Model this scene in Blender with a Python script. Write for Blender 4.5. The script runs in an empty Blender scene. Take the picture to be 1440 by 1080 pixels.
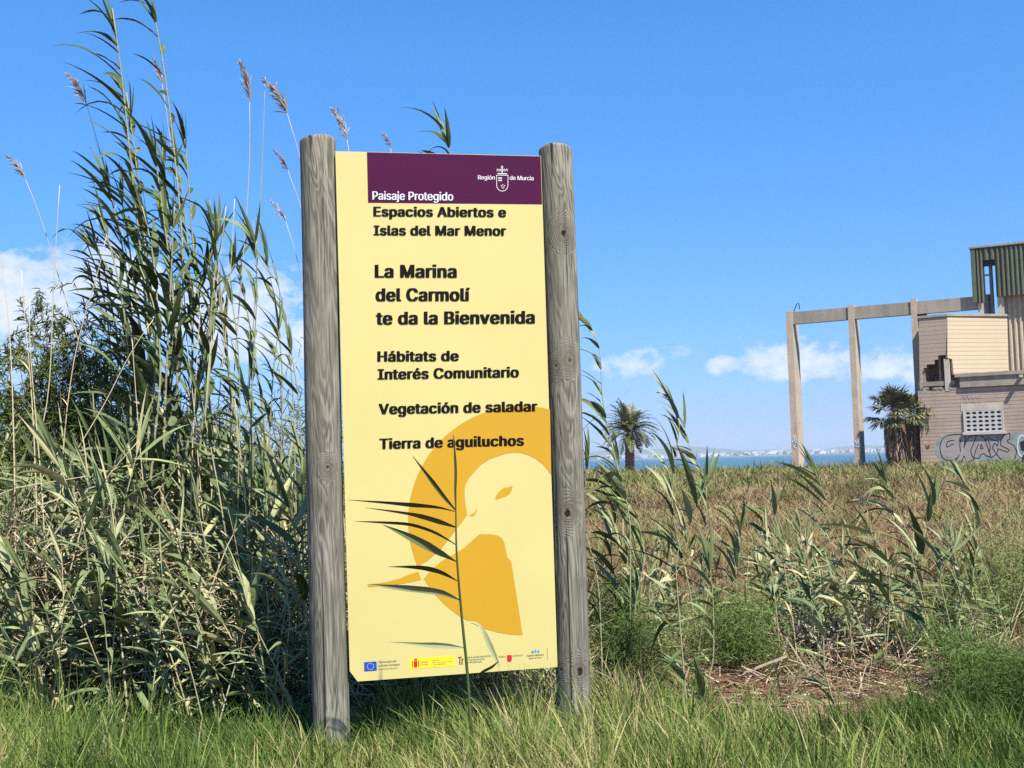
import bpy, bmesh, math, os
import numpy as np
from mathutils import Vector, Matrix
from mathutils.geometry import tessellate_polygon

# ------------------------------------------------------------------ camera, sky, sun, exposure
SC = bpy.context.scene
COL = SC.collection
F = 1600.0                      # focal length in photo pixels (photo is 1440 wide)
EYE = np.array([0.0, 0.0, 1.40])
PITCH = math.atan(110.0 / F)
ROLL = math.radians(1.55)
_f = np.array([0, math.cos(PITCH), math.sin(PITCH)])
_u0 = np.array([0, -math.sin(PITCH), math.cos(PITCH)])
_x = np.array([1.0, 0, 0])
CR = math.cos(ROLL) * _x - math.sin(ROLL) * _u0
CU = math.sin(ROLL) * _x + math.cos(ROLL) * _u0

cam_d = bpy.data.cameras.new('camera')
cam_d.sensor_width = 36.0
cam_d.lens = 36.0 * F / 1440.0
cam_d.clip_start = 0.05
cam_d.clip_end = 30000
cam = bpy.data.objects.new('camera', cam_d)
COL.objects.link(cam)
cam.matrix_world = Matrix(((CR[0], CU[0], -_f[0], EYE[0]), (CR[1], CU[1], -_f[1], EYE[1]),
                           (CR[2], CU[2], -_f[2], EYE[2]), (0, 0, 0, 1)))
SC.camera = cam

SUN_EL, SUN_AZ = math.radians(54), math.radians(148)      # azimuth clockwise from +Y
SUN = np.array([math.sin(SUN_AZ) * math.cos(SUN_EL), math.cos(SUN_AZ) * math.cos(SUN_EL), math.sin(SUN_EL)])
sun_d = bpy.data.lights.new('sun', 'SUN')
sun_d.energy = 5.0
sun_d.angle = math.radians(0.55)
sun_d.color = (1.0, 0.955, 0.88)
sun = bpy.data.objects.new('sun', sun_d)
COL.objects.link(sun)
sun.rotation_euler = Vector(SUN).to_track_quat('Z', 'Y').to_euler()

SC.view_settings.view_transform = 'Standard'
SC.view_settings.look = 'None'
SC.view_settings.gamma = 1.0
SC.view_settings.exposure = 0.90
SC.cycles.max_bounces = 6
SC.cycles.diffuse_bounces = 3
SC.cycles.volume_bounces = 1
SC.cycles.use_denoising = False


def az_el(px, py):
    d = _f + (px - 720) / F * CR + (540 - py) / F * CU
    d = d / np.linalg.norm(d)
    return math.atan2(d[0], d[1]), math.asin(d[2])


class NT:
    """small node-tree writer"""
    def __init__(self, tree):
        self.t = tree
        tree.nodes.clear()

    def n(self, kind, **kw):
        nd = self.t.nodes.new('ShaderNode' + kind)
        for k, v in kw.items():
            setattr(nd, k, v)
        return nd

    def set(self, sock, v):
        if hasattr(v, 'is_output') or isinstance(v, bpy.types.NodeSocket):
            self.t.links.new(v, sock)
        elif isinstance(v, bpy.types.Node):
            self.t.links.new(v.outputs[0], sock)
        else:
            sock.default_value = v

    def m(self, op, a, b=None, c=None, clamp=False):
        nd = self.n('Math', operation=op, use_clamp=clamp)
        for i, v in enumerate((a, b, c)):
            if v is not None:
                self.set(nd.inputs[i], v)
        return nd.outputs[0]

    def mix(self, fac, a, b, blend='MIX'):
        nd = self.n('Mix', data_type='RGBA', blend_type=blend)
        self.set(nd.inputs[0], fac)
        self.set(nd.inputs[6], a if not isinstance(a, tuple) else (*a[:3], 1))
        self.set(nd.inputs[7], b if not isinstance(b, tuple) else (*b[:3], 1))
        return nd.outputs[2]

    def ramp(self, fac, stops, interp='LINEAR'):
        nd = self.n('ValToRGB')
        cr = nd.color_ramp
        cr.interpolation = interp
        while len(cr.elements) < len(stops):
            cr.elements.new(0.5)
        for e, (p, c) in zip(cr.elements, stops):
            e.position = p
            e.color = (*c, 1) if not isinstance(c, (int, float)) else (c, c, c, 1)
        self.set(nd.inputs[0], fac)
        return nd.outputs[0]

    def noise(self, vec, scale, detail=4, rough=0.55, dist=0.0):
        nd = self.n('TexNoise')
        if vec is not None:
            self.set(nd.inputs['Vector'], vec)
        nd.inputs['Scale'].default_value = scale
        nd.inputs['Detail'].default_value = detail
        nd.inputs['Roughness'].default_value = rough
        nd.inputs['Distortion'].default_value = dist
        return nd.outputs[0]

    def mapping(self, vec, scale=(1, 1, 1), loc=(0, 0, 0), rot=(0, 0, 0)):
        nd = self.n('Mapping')
        self.set(nd.inputs[0], vec)
        nd.inputs['Location'].default_value = loc
        nd.inputs['Rotation'].default_value = rot
        nd.inputs['Scale'].default_value = scale
        return nd.outputs[0]


world = bpy.data.worlds.new('World')
SC.world = world
world.use_nodes = True
w = NT(world.node_tree)
sky = w.n('TexSky', sky_type='NISHITA')
sky.sun_disc = False
sky.sun_elevation = SUN_EL
sky.sun_rotation = SUN_AZ
sky.altitude = 0
sky.air_density = 1.0
sky.dust_density = 0.35
sky.ozone_density = 3.0
tc = w.n('TexCoord')
sep = w.n('SeparateXYZ')
w.set(sep.inputs[0], tc.outputs['Generated'])
az = w.m('ARCTAN2', sep.outputs[0], sep.outputs[1])
el = w.m('ARCSINE', sep.outputs[2])
comb = w.n('CombineXYZ')
w.set(comb.inputs[0], az)
w.set(comb.inputs[1], w.m('MULTIPLY', el, 1.5))
comb.inputs[2].default_value = 0.37
cn = w.noise(comb, 22, 7, 0.58, 0.25)
cn2 = w.noise(comb, 75, 5, 0.6, 0.2)
cn = w.m('ADD', w.m('MULTIPLY', cn, 0.72), w.m('MULTIPLY', cn2, 0.28))
# cumulus low over the sea: (px, py, half width, half height, strength) read off the photograph as directions
CLOUDS = [(30, 435, 130, 85, 1.1), (165, 415, 90, 78, 1.1), (330, 445, 110, 80, 1.05), (430, 480, 90, 60, .8), (-180, 430, 160, 90, 1.),
          (905, 512, 62, 26, .92), (845, 520, 55, 28, .62), (1012, 514, 34, 16, .85), (1120, 510, 72, 34, 1.0), (1175, 500, 40, 22, .8),
          (1242, 512, 48, 28, .98), (1310, 520, 60, 30, .8), (1560, 500, 120, 50, .9), (620, 520, 140, 40, .8)]
tot = None
for (px, py, hw, hh, s) in CLOUDS:
    a0, e0 = az_el(px, py)
    dx = w.m('DIVIDE', w.m('SUBTRACT', az, a0), hw / F)
    dy = w.m('DIVIDE', w.m('SUBTRACT', el, e0), hh / F)
    q = w.m('ADD', w.m('MULTIPLY', dx, dx), w.m('MULTIPLY', dy, dy))
    g = w.m('MULTIPLY', w.m('EXPONENT', w.m('MULTIPLY', q, -0.9)), s)
    tot = g if tot is None else w.m('MAXIMUM', tot, g)
dens = w.m('ADD', w.m('MULTIPLY', tot, 0.75), w.m('MULTIPLY', w.m('SUBTRACT', cn, 0.5), 2.3))
mask = w.ramp(dens, [(0.33, 0.0), (0.47, 0.55), (0.62, 0.85), (0.9, 1.0)])
mask = w.m('MULTIPLY', mask, w.m('MULTIPLY', tot, 1.6, clamp=True), clamp=True)
grade = w.ramp(w.m('MULTIPLY', el, 2.2, clamp=True), [(0.0, (.44, .52, .95)), (0.25, (.39, .66, 1.05)), (0.8, (.37, .88, 1.30))])
tint = w.mix(1.0, sky.outputs[0], grade, 'MULTIPLY')
cloud = w.ramp(w.m('ADD', w.m('MULTIPLY', cn2, 0.6), w.m('MULTIPLY', dens, 0.5)), [(0.2, (3.2, 4.2, 5.6)), (0.75, (5.6, 5.9, 6.3))])
skyc = w.mix(w.m('MULTIPLY', mask, 0.86), tint, cloud)
bg = w.n('Background')
w.set(bg.inputs[0], skyc)
bg.inputs[1].default_value = 0.09
wo = w.n('OutputWorld')
w.set(wo.inputs[0], bg)

# ------------------------------------------------------------------ helpers


def W(px, py, y):
    """photo pixel at world depth y -> world point"""
    d = _f + (px - 720) / F * CR + (540 - py) / F * CU
    return EYE + d * (y / d[1])


def Wp(px, py, o, n):
    """photo pixel -> point on the plane through o with normal n"""
    d = _f + (px - 720) / F * CR + (540 - py) / F * CU
    return EYE + d * (np.dot(np.asarray(o) - EYE, n) / np.dot(d, n))


def nrm(v):
    v = np.asarray(v, float)
    return v / np.maximum(np.linalg.norm(v, axis=-1, keepdims=True), 1e-9)


def ground_z(x, y):
    x = np.asarray(x, float)
    y = np.asarray(y, float)
    z = 0.05 * np.sin(x * 0.9 + 1.3) * np.cos(y * 0.7) + 0.03 * np.sin(x * 2.3 + y * 1.7)
    z = z * np.clip((y - 6.0) / 3.0, 0.15, 1)
    z = z + 0.10 * np.exp(-((y - 7.2) / 0.7) ** 2) * (x > 0.9)
    z = z + 0.05 * np.clip((y - 20) / 60, 0, 1) * (0.6 + 0.4 * np.sin(x * 0.13 + y * 0.09))
    z = z - np.clip((y - 112) / 20, 0, 1) * 3.5
    return z


class MB:
    """collects vertices and faces (numpy) and links them as one mesh object"""
    def __init__(self):
        self.v, self.f, self.t, self.nv = [], [], [], 0

    def add(self, verts, faces, tint=0.5):
        verts = np.asarray(verts, float).reshape(-1, 3)
        self.v.append(verts)
        t = np.broadcast_to(np.asarray(tint, float), (len(verts),)) if np.ndim(tint) == 0 else np.asarray(tint, float)
        self.t.append(t)
        if isinstance(faces, np.ndarray):
            if len(faces):
                self.f.append(faces.astype(np.int64) + self.nv)
        else:
            by = {}
            for q in faces:
                by.setdefault(len(q), []).append(q)
            for k, q in by.items():
                self.f.append(np.array(q, np.int64) + self.nv)
        self.nv += len(verts)
        return self

    def ribbons(self, P, S, tint, fold=None):
        """P (N,n,3) centre lines, S (N,n,3) half-width vectors, tint (N,); fold (N,n,3) moves the midrib (three columns)"""
        N, n = P.shape[:2]
        cols = [P - S, P + S] if fold is None else [P - S, P + fold, P + S]
        c = len(cols)
        V = np.stack(cols, 2).reshape(-1, 3)
        idx = np.arange(N * n * c).reshape(N, n, c)
        Q = np.stack([idx[:, :-1, :-1], idx[:, :-1, 1:], idx[:, 1:, 1:], idx[:, 1:, :-1]], -1).reshape(-1, 4)
        T = np.repeat(np.asarray(tint, float), n * c)
        return self.add(V, Q, T)

    def tube(self, P, R, k=6, tint=0.5, cap=True):
        P = np.asarray(P, float)
        R = np.broadcast_to(np.asarray(R, float), (len(P),))
        D = nrm(np.gradient(P, axis=0))
        ref = np.array([1.0, 0, 0]) if abs(D[0][0]) < 0.8 else np.array([0, 1.0, 0])
        A = nrm(np.cross(D, ref))
        B = np.cross(D, A)
        an = np.linspace(0, 2 * math.pi, k, endpoint=False)
        V = P[:, None] + R[:, None, None] * (np.cos(an)[None, :, None] * A[:, None] + np.sin(an)[None, :, None] * B[:, None])
        n = len(P)
        idx = np.arange(n * k).reshape(n, k)
        nx = np.roll(idx, -1, 1)
        Q = np.stack([idx[:-1], nx[:-1], nx[1:], idx[1:]], -1).reshape(-1, 4)
        fs = [Q]
        self.add(V.reshape(-1, 3), Q, tint)
        if cap:
            self.f.append(np.array([list(idx[-1])], np.int64) + self.nv - n * k)
            self.f.append(np.array([list(idx[0][::-1])], np.int64) + self.nv - n * k)
        return self

    def box(self, x0, x1, y0, y1, z0, z1, tint=0.5):
        V = [(x, y, z) for x in (x0, x1) for y in (y0, y1) for z in (z0, z1)]
        Fc = [(0, 1, 3, 2), (4, 6, 7, 5), (0, 4, 5, 1), (2, 3, 7, 6), (0, 2, 6, 4), (1, 5, 7, 3)]
        return self.add(V, Fc, tint)

    def prism(self, poly, y0, y1, tint=0.5):
        """polygon in (x, z), extruded from y0 to y1 (local)"""
        k = len(poly)
        V = [(p[0], y0, p[1]) for p in poly] + [(p[0], y1, p[1]) for p in poly]
        Fc = [tuple(range(k)), tuple(range(2 * k - 1, k - 1, -1))]
        Fc += [(i, i + k, (i + 1) % k + k, (i + 1) % k) for i in range(k)]
        return self.add(V, Fc, tint)

    def build(self, name, mat, parent=None, smooth=False, loc=None):
        me = bpy.data.meshes.new(name)
        V = np.concatenate(self.v) if self.v else np.zeros((0, 3))
        me.vertices.add(len(V))
        me.vertices.foreach_set('co', V.astype(np.float32).ravel())
        if self.f:
            lens = np.concatenate([np.full(len(q), q.shape[1], np.int32) for q in self.f])
            loops = np.concatenate([q.ravel() for q in self.f]).astype(np.int32)
            starts = np.concatenate([[0], np.cumsum(lens)[:-1]]).astype(np.int32)
            me.loops.add(len(loops))
            me.loops.foreach_set('vertex_index', loops)
            me.polygons.add(len(lens))
            me.polygons.foreach_set('loop_start', starts)
            me.update(calc_edges=True)
            me.validate()
        at = me.attributes.new('tint', 'FLOAT', 'POINT')
        at.data.foreach_set('value', np.concatenate(self.t).astype(np.float32))
        me.polygons.foreach_set('use_smooth', np.full(len(me.polygons), smooth))
        me.materials.append(mat)
        o = bpy.data.objects.new(name, me)
        COL.objects.link(o)
        if parent is not None:
            o.parent = parent
        if loc is not None:
            o.location = loc
        return o


def tag(o, label=None, cat=None, group=None, kind=None):
    if label:
        o['label'] = label
    if cat:
        o['category'] = cat
    if group:
        o['group'] = group
    if kind:
        o['kind'] = kind
    return o


def thing(name, label, cat, loc=(0, 0, 0), rotz=0.0, group=None):
    o = bpy.data.objects.new(name, None)
    o.empty_display_size = 0.1
    COL.objects.link(o)
    o.location = tuple(float(c) for c in loc)
    o.rotation_euler = (0, 0, rotz)
    return tag(o, label, cat, group)


def copy_tree(o, parent=None):
    c = o.copy()
    COL.objects.link(c)
    if parent is not None:
        c.parent = parent
    for ch in list(o.children):
        copy_tree(ch, c)
    return c


def new_mat(name):
    m = bpy.data.materials.new(name)
    m.use_nodes = True
    t = NT(m.node_tree)
    p = t.n('BsdfPrincipled')
    o = t.n('OutputMaterial')
    t.set(o.inputs[0], p)
    return m, t, p


def flat(name, col, rough=0.6, spec=0.3, var=0.12, scale=6.0):
    m, t, p = new_mat(name)
    tcn = t.n('TexCoord')
    n = t.noise(tcn.outputs['Object'], scale, 4)
    c = t.mix(t.ramp(n, [(0.3, 0.0), (0.7, 1.0)]), tuple(v * (1 - var) for v in col), tuple(min(1, v * (1 + var)) for v in col))
    t.set(p.inputs['Base Color'], c)
    p.inputs['Roughness'].default_value = rough
    p.inputs['Specular IOR Level'].default_value = spec
    return m


def leaf_mat(name, stops, rough=0.5, spec=0.35, trans=0.0, nscale=5.0):
    """foliage: colour runs along the ramp with the per-leaf tint plus a little mottling"""
    m, t, p = new_mat(name)
    at = t.n('Attribute', attribute_name='tint')
    g = t.n('NewGeometry')
    n = t.noise(g.outputs['Position'], nscale, 3)
    fac = t.m('ADD', at.outputs['Fac'], t.m('MULTIPLY', t.m('SUBTRACT', n, 0.5), 0.35))
    c = t.ramp(fac, stops)
    t.set(p.inputs['Base Color'], c)
    p.inputs['Roughness'].default_value = rough
    p.inputs['Specular IOR Level'].default_value = spec
    if trans > 0:
        tr = t.n('BsdfTranslucent')
        t.set(tr.inputs[0], c)
        mx = t.n('MixShader')
        mx.inputs[0].default_value = trans
        t.set(mx.inputs[1], p.outputs[0])
        t.set(mx.inputs[2], tr.outputs[0])
        out = [q for q in m.node_tree.nodes if q.type == 'OUTPUT_MATERIAL'][0]
        t.set(out.inputs[0], mx.outputs[0])
    return m


M = {}
M['reed_leaf'] = leaf_mat('reed_leaf', [(0.0, (.038, .052, .014)), (0.35, (.095, .125, .042)), (0.62, (.195, .228, .105)), (0.82, (.315, .318, .16)), (1.0, (.48, .365, .17))], 0.6, 0.14)
M['reed_stem'] = leaf_mat('reed_stem', [(0.0, (.10, .12, .05)), (0.4, (.24, .25, .13)), (0.7, (.42, .35, .2)), (1.0, (.56, .46, .28))], 0.6, 0.15)
M['plume'] = leaf_mat('plume', [(0.0, (.13, .085, .06)), (0.5, (.30, .22, .15)), (1.0, (.50, .40, .29))], 0.8, 0.1)
M['shrub'] = leaf_mat('shrub', [(0.0, (.022, .036, .009)), (0.4, (.065, .09, .022)), (0.75, (.14, .165, .045)), (1.0, (.28, .23, .10))], 0.7, 0.1)
M['fine_shrub'] = leaf_mat('fine_shrub', [(0.0, (.03, .055, .014)), (0.5, (.10, .155, .035)), (1.0, (.23, .27, .085))], 0.7, 0.1)
M['grass'] = leaf_mat('grass', [(0.0, (.035, .07, .016)), (0.35, (.10, .155, .028)), (0.65, (.225, .27, .062)), (0.82, (.36, .325, .13)), (1.0, (.46, .37, .20))], 0.6, 0.14, 0.25)
M['straw'] = leaf_mat('straw', [(0.0, (.12, .075, .045)), (0.4, (.30, .21, .13)), (0.75, (.46, .36, .23)), (1.0, (.62, .53, .38))], 0.6, 0.25)
M['field'] = leaf_mat('field', [(0.0, (.10, .06, .038)), (0.25, (.175, .118, .062)), (0.5, (.285, .225, .105)), (0.75, (.185, .185, .062)), (1.0, (.085, .12, .032))], 0.75, 0.1, 0.0, 0.8)
M['twig'] = flat('twig', (.20, .14, .09), 0.8, 0.1)

# ------------------------------------------------------------------ setting: ground, sea, far shore


def grid_mesh(name, xs, ys, zf, mat):
    X, Y = np.meshgrid(xs, ys)
    Z = zf(X, Y)
    idx = np.arange(X.size).reshape(X.shape)
    Q = np.stack([idx[:-1, :-1], idx[:-1, 1:], idx[1:, 1:], idx[1:, :-1]], -1).reshape(-1, 4)
    mb = MB().add(np.stack([X, Y, Z], -1).reshape(-1, 3), Q)
    return mb.build(name, mat, smooth=True)


m, t, p = new_mat('soil')
g = t.n('NewGeometry')
pos = g.outputs['Position']
n1 = t.noise(pos, 0.35, 5)
n2 = t.noise(pos, 5.0, 6, 0.65)
n3 = t.noise(pos, 45.0, 4, 0.6)
c = t.mix(t.ramp(n2, [(0.35, 0.0), (0.65, 1.0)]), (.125, .052, .032), (.20, .095, .060))
c = t.mix(t.ramp(n1, [(0.42, 0.0), (0.62, 0.8)]), c, (.24, .19, .11))
c = t.mix(t.m('MULTIPLY', t.ramp(n3, [(0.5, 0.0), (0.75, 1.0)]), 0.5), c, (.34, .25, .17))
t.set(p.inputs['Base Color'], c)
p.inputs['Roughness'].default_value = 0.95
p.inputs['Specular IOR Level'].default_value = 0.1
b = t.n('Bump')
b.inputs['Strength'].default_value = 0.9
b.inputs['Distance'].default_value = 0.04
t.set(b.inputs['Height'], t.m('ADD', n2, t.m('MULTIPLY', n3, 0.4)))
t.set(p.inputs['Normal'], b)
M['soil'] = m

xs = np.concatenate([np.linspace(-400, -8, 40), np.linspace(-7.8, 9, 110), np.linspace(9.5, 400, 60)])
ys = np.concatenate([np.linspace(-60, 3.4, 14), np.linspace(3.5, 14, 100), np.geomspace(14.2, 160, 70)])
ground = tag(grid_mesh('ground', xs, ys, ground_z, M['soil']), kind='structure')

m, t, p = new_mat('sea')
g = t.n('NewGeometry')
mp = t.mapping(g.outputs['Position'], (0.02, 0.004, 1))
n = t.noise(mp, 1.0, 5)
t.set(p.inputs['Base Color'], t.mix(n, (.03, .08, .10), (.05, .115, .13)))
p.inputs['Roughness'].default_value = 0.35
p.inputs['Specular IOR Level'].default_value = 0.3
b = t.n('Bump')
b.inputs['Strength'].default_value = 0.5
b.inputs['Distance'].default_value = 0.4
t.set(b.inputs['Height'], t.noise(t.mapping(g.outputs['Position'], (0.5, 0.25, 1)), 1.0, 3))
t.set(p.inputs['Normal'], b)
M['sea'] = m
SEA_Z = -1.6
tag(MB().add([(-6000, 118, SEA_Z), (6000, 118, SEA_Z), (6000, 7600, SEA_Z), (-6000, 7600, SEA_Z)], [(0, 1, 2, 3)]).build('sea', m), kind='structure')

m, t, p = new_mat('far_land')
g = t.n('NewGeometry')
n = t.noise(g.outputs['Position'], 0.008, 5, 0.6)
t.set(p.inputs['Base Color'], t.ramp(n, [(0.35, (.05, .075, .035)), (0.55, (.10, .11, .055)), (0.75, (.20, .17, .10))]))
p.inputs['Roughness'].default_value = 0.95
M['far_land'] = m


def far_z(X, Y):
    k = np.clip((Y - 4800) / 260, 0, 1)
    z = SEA_Z - 2 + k * 10
    ridge = 40 + 14 * np.sin(X * 0.0021 + 0.6) + 9 * np.sin(X * 0.0057 + 2.0) + 5 * np.sin(X * 0.013)
    return z + np.clip((Y - 5500) / 1200, 0, 1) ** 1.3 * ridge


tag(grid_mesh('far_shore', np.linspace(-4200, 4200, 140), np.linspace(4780, 7000, 40), far_z, M['far_land']), kind='structure')

rng = np.random.default_rng(7)
M['white_wall'] = flat('white_wall', (.52, .50, .47), 0.8, 0.2, .05, .1)
M['cream_wall'] = flat('cream_wall', (.42, .35, .27), 0.8, 0.2, .05, .1)
M['pink_wall'] = flat('pink_wall', (.38, .26, .20), 0.8, 0.2, .05, .1)
M['roof_tile'] = flat('roof_tile', (.40, .17, .10), 0.85, 0.1, .1, .1)
M['grey_roof'] = flat('grey_roof', (.50, .48, .46), 0.85, 0.1, .1, .1)


def far_house(wmat, w_, d_, h_, gable):
    r = thing('far_house', 'tiny pale house in the town along the far shore across the sea', 'house', (0, 0, 0), 0, 'houses of the far shore town')
    MB().box(-w_ / 2, w_ / 2, -d_ / 2, d_ / 2, -3, h_).build('wall', M[wmat], r)
    rf = MB()
    if gable:
        q = [(-w_ / 2 - .5, h_ + .02), (w_ / 2 + .5, h_ + .02), (0, h_ + w_ * .22)]
        rf.prism(q, -d_ / 2 - .5, d_ / 2 + .5)
        rf.build('roof', M['roof_tile'], r)
    else:
        rf.box(-w_ / 2 - .3, w_ / 2 + .3, -d_ / 2 - .3, d_ / 2 + .3, h_ + .02, h_ + .9)
        rf.build('roof', M['grey_roof'], r)
    return r


protos = [far_house('white_wall', 13, 9, 6.5, False), far_house('white_wall', 18, 10, 9, False), far_house('cream_wall', 14, 9, 6, True),
          far_house('pink_wall', 17, 10, 8, False), far_house('white_wall', 26, 11, 12, False), far_house('white_wall', 11, 8, 6, True)]
used = set()
for i in range(280):
    u = rng.random()
    px = 835 + 450 * u if rng.random() < .8 else 835 + 190 * rng.random()
    Y = 4960 + 700 * rng.random() ** 1.3
    x = (px - 720) / F * Y
    k = int(rng.choice(len(protos), p=[.25, .2, .15, .12, .08, .2]))
    o = protos[k] if k not in used else copy_tree(protos[k])
    used.add(k)
    o.location = (x, Y, float(far_z(np.array(x), np.array(Y))))
    o.rotation_euler = (0, 0, rng.uniform(-.5, .5))
    s = rng.uniform(.8, 1.5)
    o.scale = (s, s, s * rng.uniform(.8, 1.2))

# trees among the far houses: one far mass of dark clumps
mb = MB()
for i in range(420):
    px = rng.uniform(815, 1310)
    Y = rng.uniform(4950, 5600)
    x = (px - 720) / F * Y
    z0 = float(far_z(np.array(x), np.array(Y)))
    r_ = rng.uniform(4, 11)
    an = np.linspace(0, 2 * math.pi, 7, endpoint=False)
    ring = lambda rr, zz: np.stack([x + rr * np.cos(an) * rng.uniform(.7, 1.3, 7), Y + rr * np.sin(an), np.full(7, zz) + rng.uniform(-.8, .8, 7)], -1)
    V = np.concatenate([ring(r_ * .8, z0 - 1), ring(r_, z0 + r_ * .5), ring(r_ * .55, z0 + r_ * 1.0), [[x, Y, z0 + r_ * 1.15]]])
    idx = np.arange(21).reshape(3, 7)
    nx = np.roll(idx, -1, 1)
    Q = np.stack([idx[:-1], nx[:-1], nx[1:], idx[1:]], -1).reshape(-1, 4)
    T = [(int(a), int(b_), 21) for a, b_ in zip(idx[2], nx[2])]
    mb.add(V, Q, rng.uniform(.1, .5))
    mb.f.append(np.array(T, np.int64) + mb.nv - 22)
tag(mb.build('far_woods', M['shrub']), 'dark green trees massed between houses on the far shore', 'trees', kind='stuff')

# ------------------------------------------------------------------ the information sign
SIGN_L, SIGN_R = 5.47, 5.66
pl = W(471.5, 600, SIGN_L)
pr = W(760.5, 600, SIGN_R)
sd = nrm(np.array([pr[0] - pl[0], pr[1] - pl[1], 0]))
SN = np.array([sd[1], -sd[0], 0])                       # towards the viewer
SO = np.array([pl[0], pl[1], 0])


def sp(px, py, off=0.0):
    return Wp(px, py, SO + SN * off, SN)


sign = thing('information_sign', 'tall pale yellow information board with purple header between two weathered wooden posts', 'sign', (0, 0, 0))

m, t, p = new_mat('weathered_wood')
tcn = t.n('TexCoord')
ob = tcn.outputs['Object']
warp = t.noise(t.mapping(ob, (5, 5, .9)), 1.0, 4, .6, .5)
at = t.n('Attribute', attribute_name='knot')
k = t.m('ADD', at.outputs['Fac'], t.m('MULTIPLY', t.m('SUBTRACT', t.noise(t.mapping(ob, (30, 30, 18)), 1.0, 3, .6), .5), t.m('MULTIPLY', at.outputs['Fac'], .55)))
fig = t.m('ADD', t.noise(t.mapping(ob, (9, 9, .8)), 1.0, 3, .5, 1.2), t.m('MULTIPLY', k, .55))
rg_ = t.m('MULTIPLY', t.m('ADD', t.m('SINE', t.m('MULTIPLY', fig, 95)), 1.0), .5)
s1 = t.noise(t.mapping(ob, (110, 110, 3.0)), 1.0, 5, .7, 0.6)
s2 = t.noise(t.mapping(ob, (40, 40, 1.2)), 1.0, 5, .7, 1.0)
big = t.noise(t.mapping(ob, (6, 6, 2.0)), 1.0, 5, .65)
gr = t.m('ADD', t.m('ADD', t.m('MULTIPLY', s1, .45), t.m('MULTIPLY', s2, .40)), t.m('MULTIPLY', rg_, .16))
c = t.ramp(gr, [(0.32, (.038, .034, .026)), (0.45, (.145, .133, .10)), (0.57, (.25, .232, .175)), (0.75, (.39, .365, .285))])
c = t.mix(t.ramp(big, [(0.42, 0.0), (0.66, .7)]), c, (.085, .078, .055))
c = t.mix(t.ramp(warp, [(0.50, 0.0), (0.72, .5)]), c, (.30, .275, .20))
crk = t.noise(t.mapping(ob, (26, 26, .55)), 1.0, 2, .4, .6)
crack = t.ramp(crk, [(0.315, 1.0), (0.345, 0.0)])
c = t.mix(t.m('MULTIPLY', crack, .9), c, (.018, .014, .010))
rings = t.m('SINE', t.m('MULTIPLY', k, 22))
c = t.mix(t.m('MULTIPLY', t.ramp(k, [(0.25, 0.0), (0.55, 1.0)]), t.m('ADD', .32, t.m('MULTIPLY', rings, .16)), clamp=True), c, (.085, .062, .04))
c = t.mix(t.ramp(k, [(0.80, 0.0), (0.88, 1.0)]), c, (.018, .013, .009))
t.set(p.inputs['Base Color'], c)
p.inputs['Roughness'].default_value = .85
p.inputs['Specular IOR Level'].default_value = .15
b = t.n('Bump')
b.inputs['Strength'].default_value = .8
b.inputs['Distance'].default_value = .006
t.set(b.inputs['Height'], t.m('SUBTRACT', t.m('SUBTRACT', gr, t.m('MULTIPLY', crack, 1.2)), t.m('MULTIPLY', k, .3)))
t.set(p.inputs['Normal'], b)
M['wood'] = m


def post(top_px, bot_px, y, r, knots, seed):
    """round post through two photo pixels at depth y; knots: (height, angle, size)"""
    rg = np.random.default_rng(seed)
    a = W(*top_px, y)
    b_ = W(*bot_px, y)
    ax = (a - b_) / (a[2] - b_[2])
    base = b_ - ax * (b_[2] + .45)
    L = np.linalg.norm(a - base)
    nz, k = 150, 64
    zs = np.concatenate([np.linspace(0, L - .02, nz), [L - .012, L - .005, L - .001, L]])
    an = np.linspace(0, 2 * math.pi, k, endpoint=False)
    Z, A = np.meshgrid(zs, an, indexing='ij')
    R = np.full(Z.shape, r) * (1 + .012 * np.sin(3 * A + Z * 1.1 + seed) + .008 * np.sin(7 * A + Z * 2.7) + .006 * np.sin(Z * 5 + seed))
    for ca in rg.uniform(0, 2 * math.pi, 5):                     # drying cracks
        z0, z1 = sorted(rg.uniform(0, L, 2))
        cen = ca + .08 * np.sin(Z * 2.3 + ca)
        dd = np.abs((A - cen + math.pi) % (2 * math.pi) - math.pi)
        R -= r * .07 * np.clip(1 - dd / .09, 0, 1) * (Z > z0) * (Z < z1)
    K = np.zeros(Z.shape)
    for (kz, ka, ks) in knots:
        dd = (A - ka + math.pi) % (2 * math.pi) - math.pi
        d = np.sqrt((dd * r) ** 2 + ((Z - kz) * .75) ** 2) / ks
        kk = np.clip(1 - d, 0, 1)
        K = np.maximum(K, kk)
        R += r * .05 * np.exp(-(d * 1.4) ** 2) - r * .06 * np.clip(kk - .75, 0, 1) * 4
    edge = np.array([1.0] * nz + [.985, .95, .88, .80])
    R = R * edge[:, None]
    cx = .006 * np.sin(Z * 1.3 + seed)
    V = np.stack([R * np.cos(A) + cx, R * np.sin(A), Z + (Z >= L - .021) * .004 * np.sin(2 * A + seed)], -1).reshape(-1, 3)
    n = len(zs)
    idx = np.arange(n * k).reshape(n, k)
    nx = np.roll(idx, -1, 1)
    Q = np.stack([idx[:-1], nx[:-1], nx[1:], idx[1:]], -1).reshape(-1, 4)
    mb = MB().add(V, Q)
    mb.f.append(np.array([list(idx[-1])], np.int64))
    o = mb.build('post', M['wood'], sign, smooth=True)
    att = o.data.attributes.new('knot', 'FLOAT', 'POINT')
    att.data.foreach_set('value', K.ravel().astype(np.float32))
    o.location = base
    o.rotation_euler = Vector((0, 0, 1)).rotation_difference(Vector(ax)).to_euler()
    return o


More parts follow.
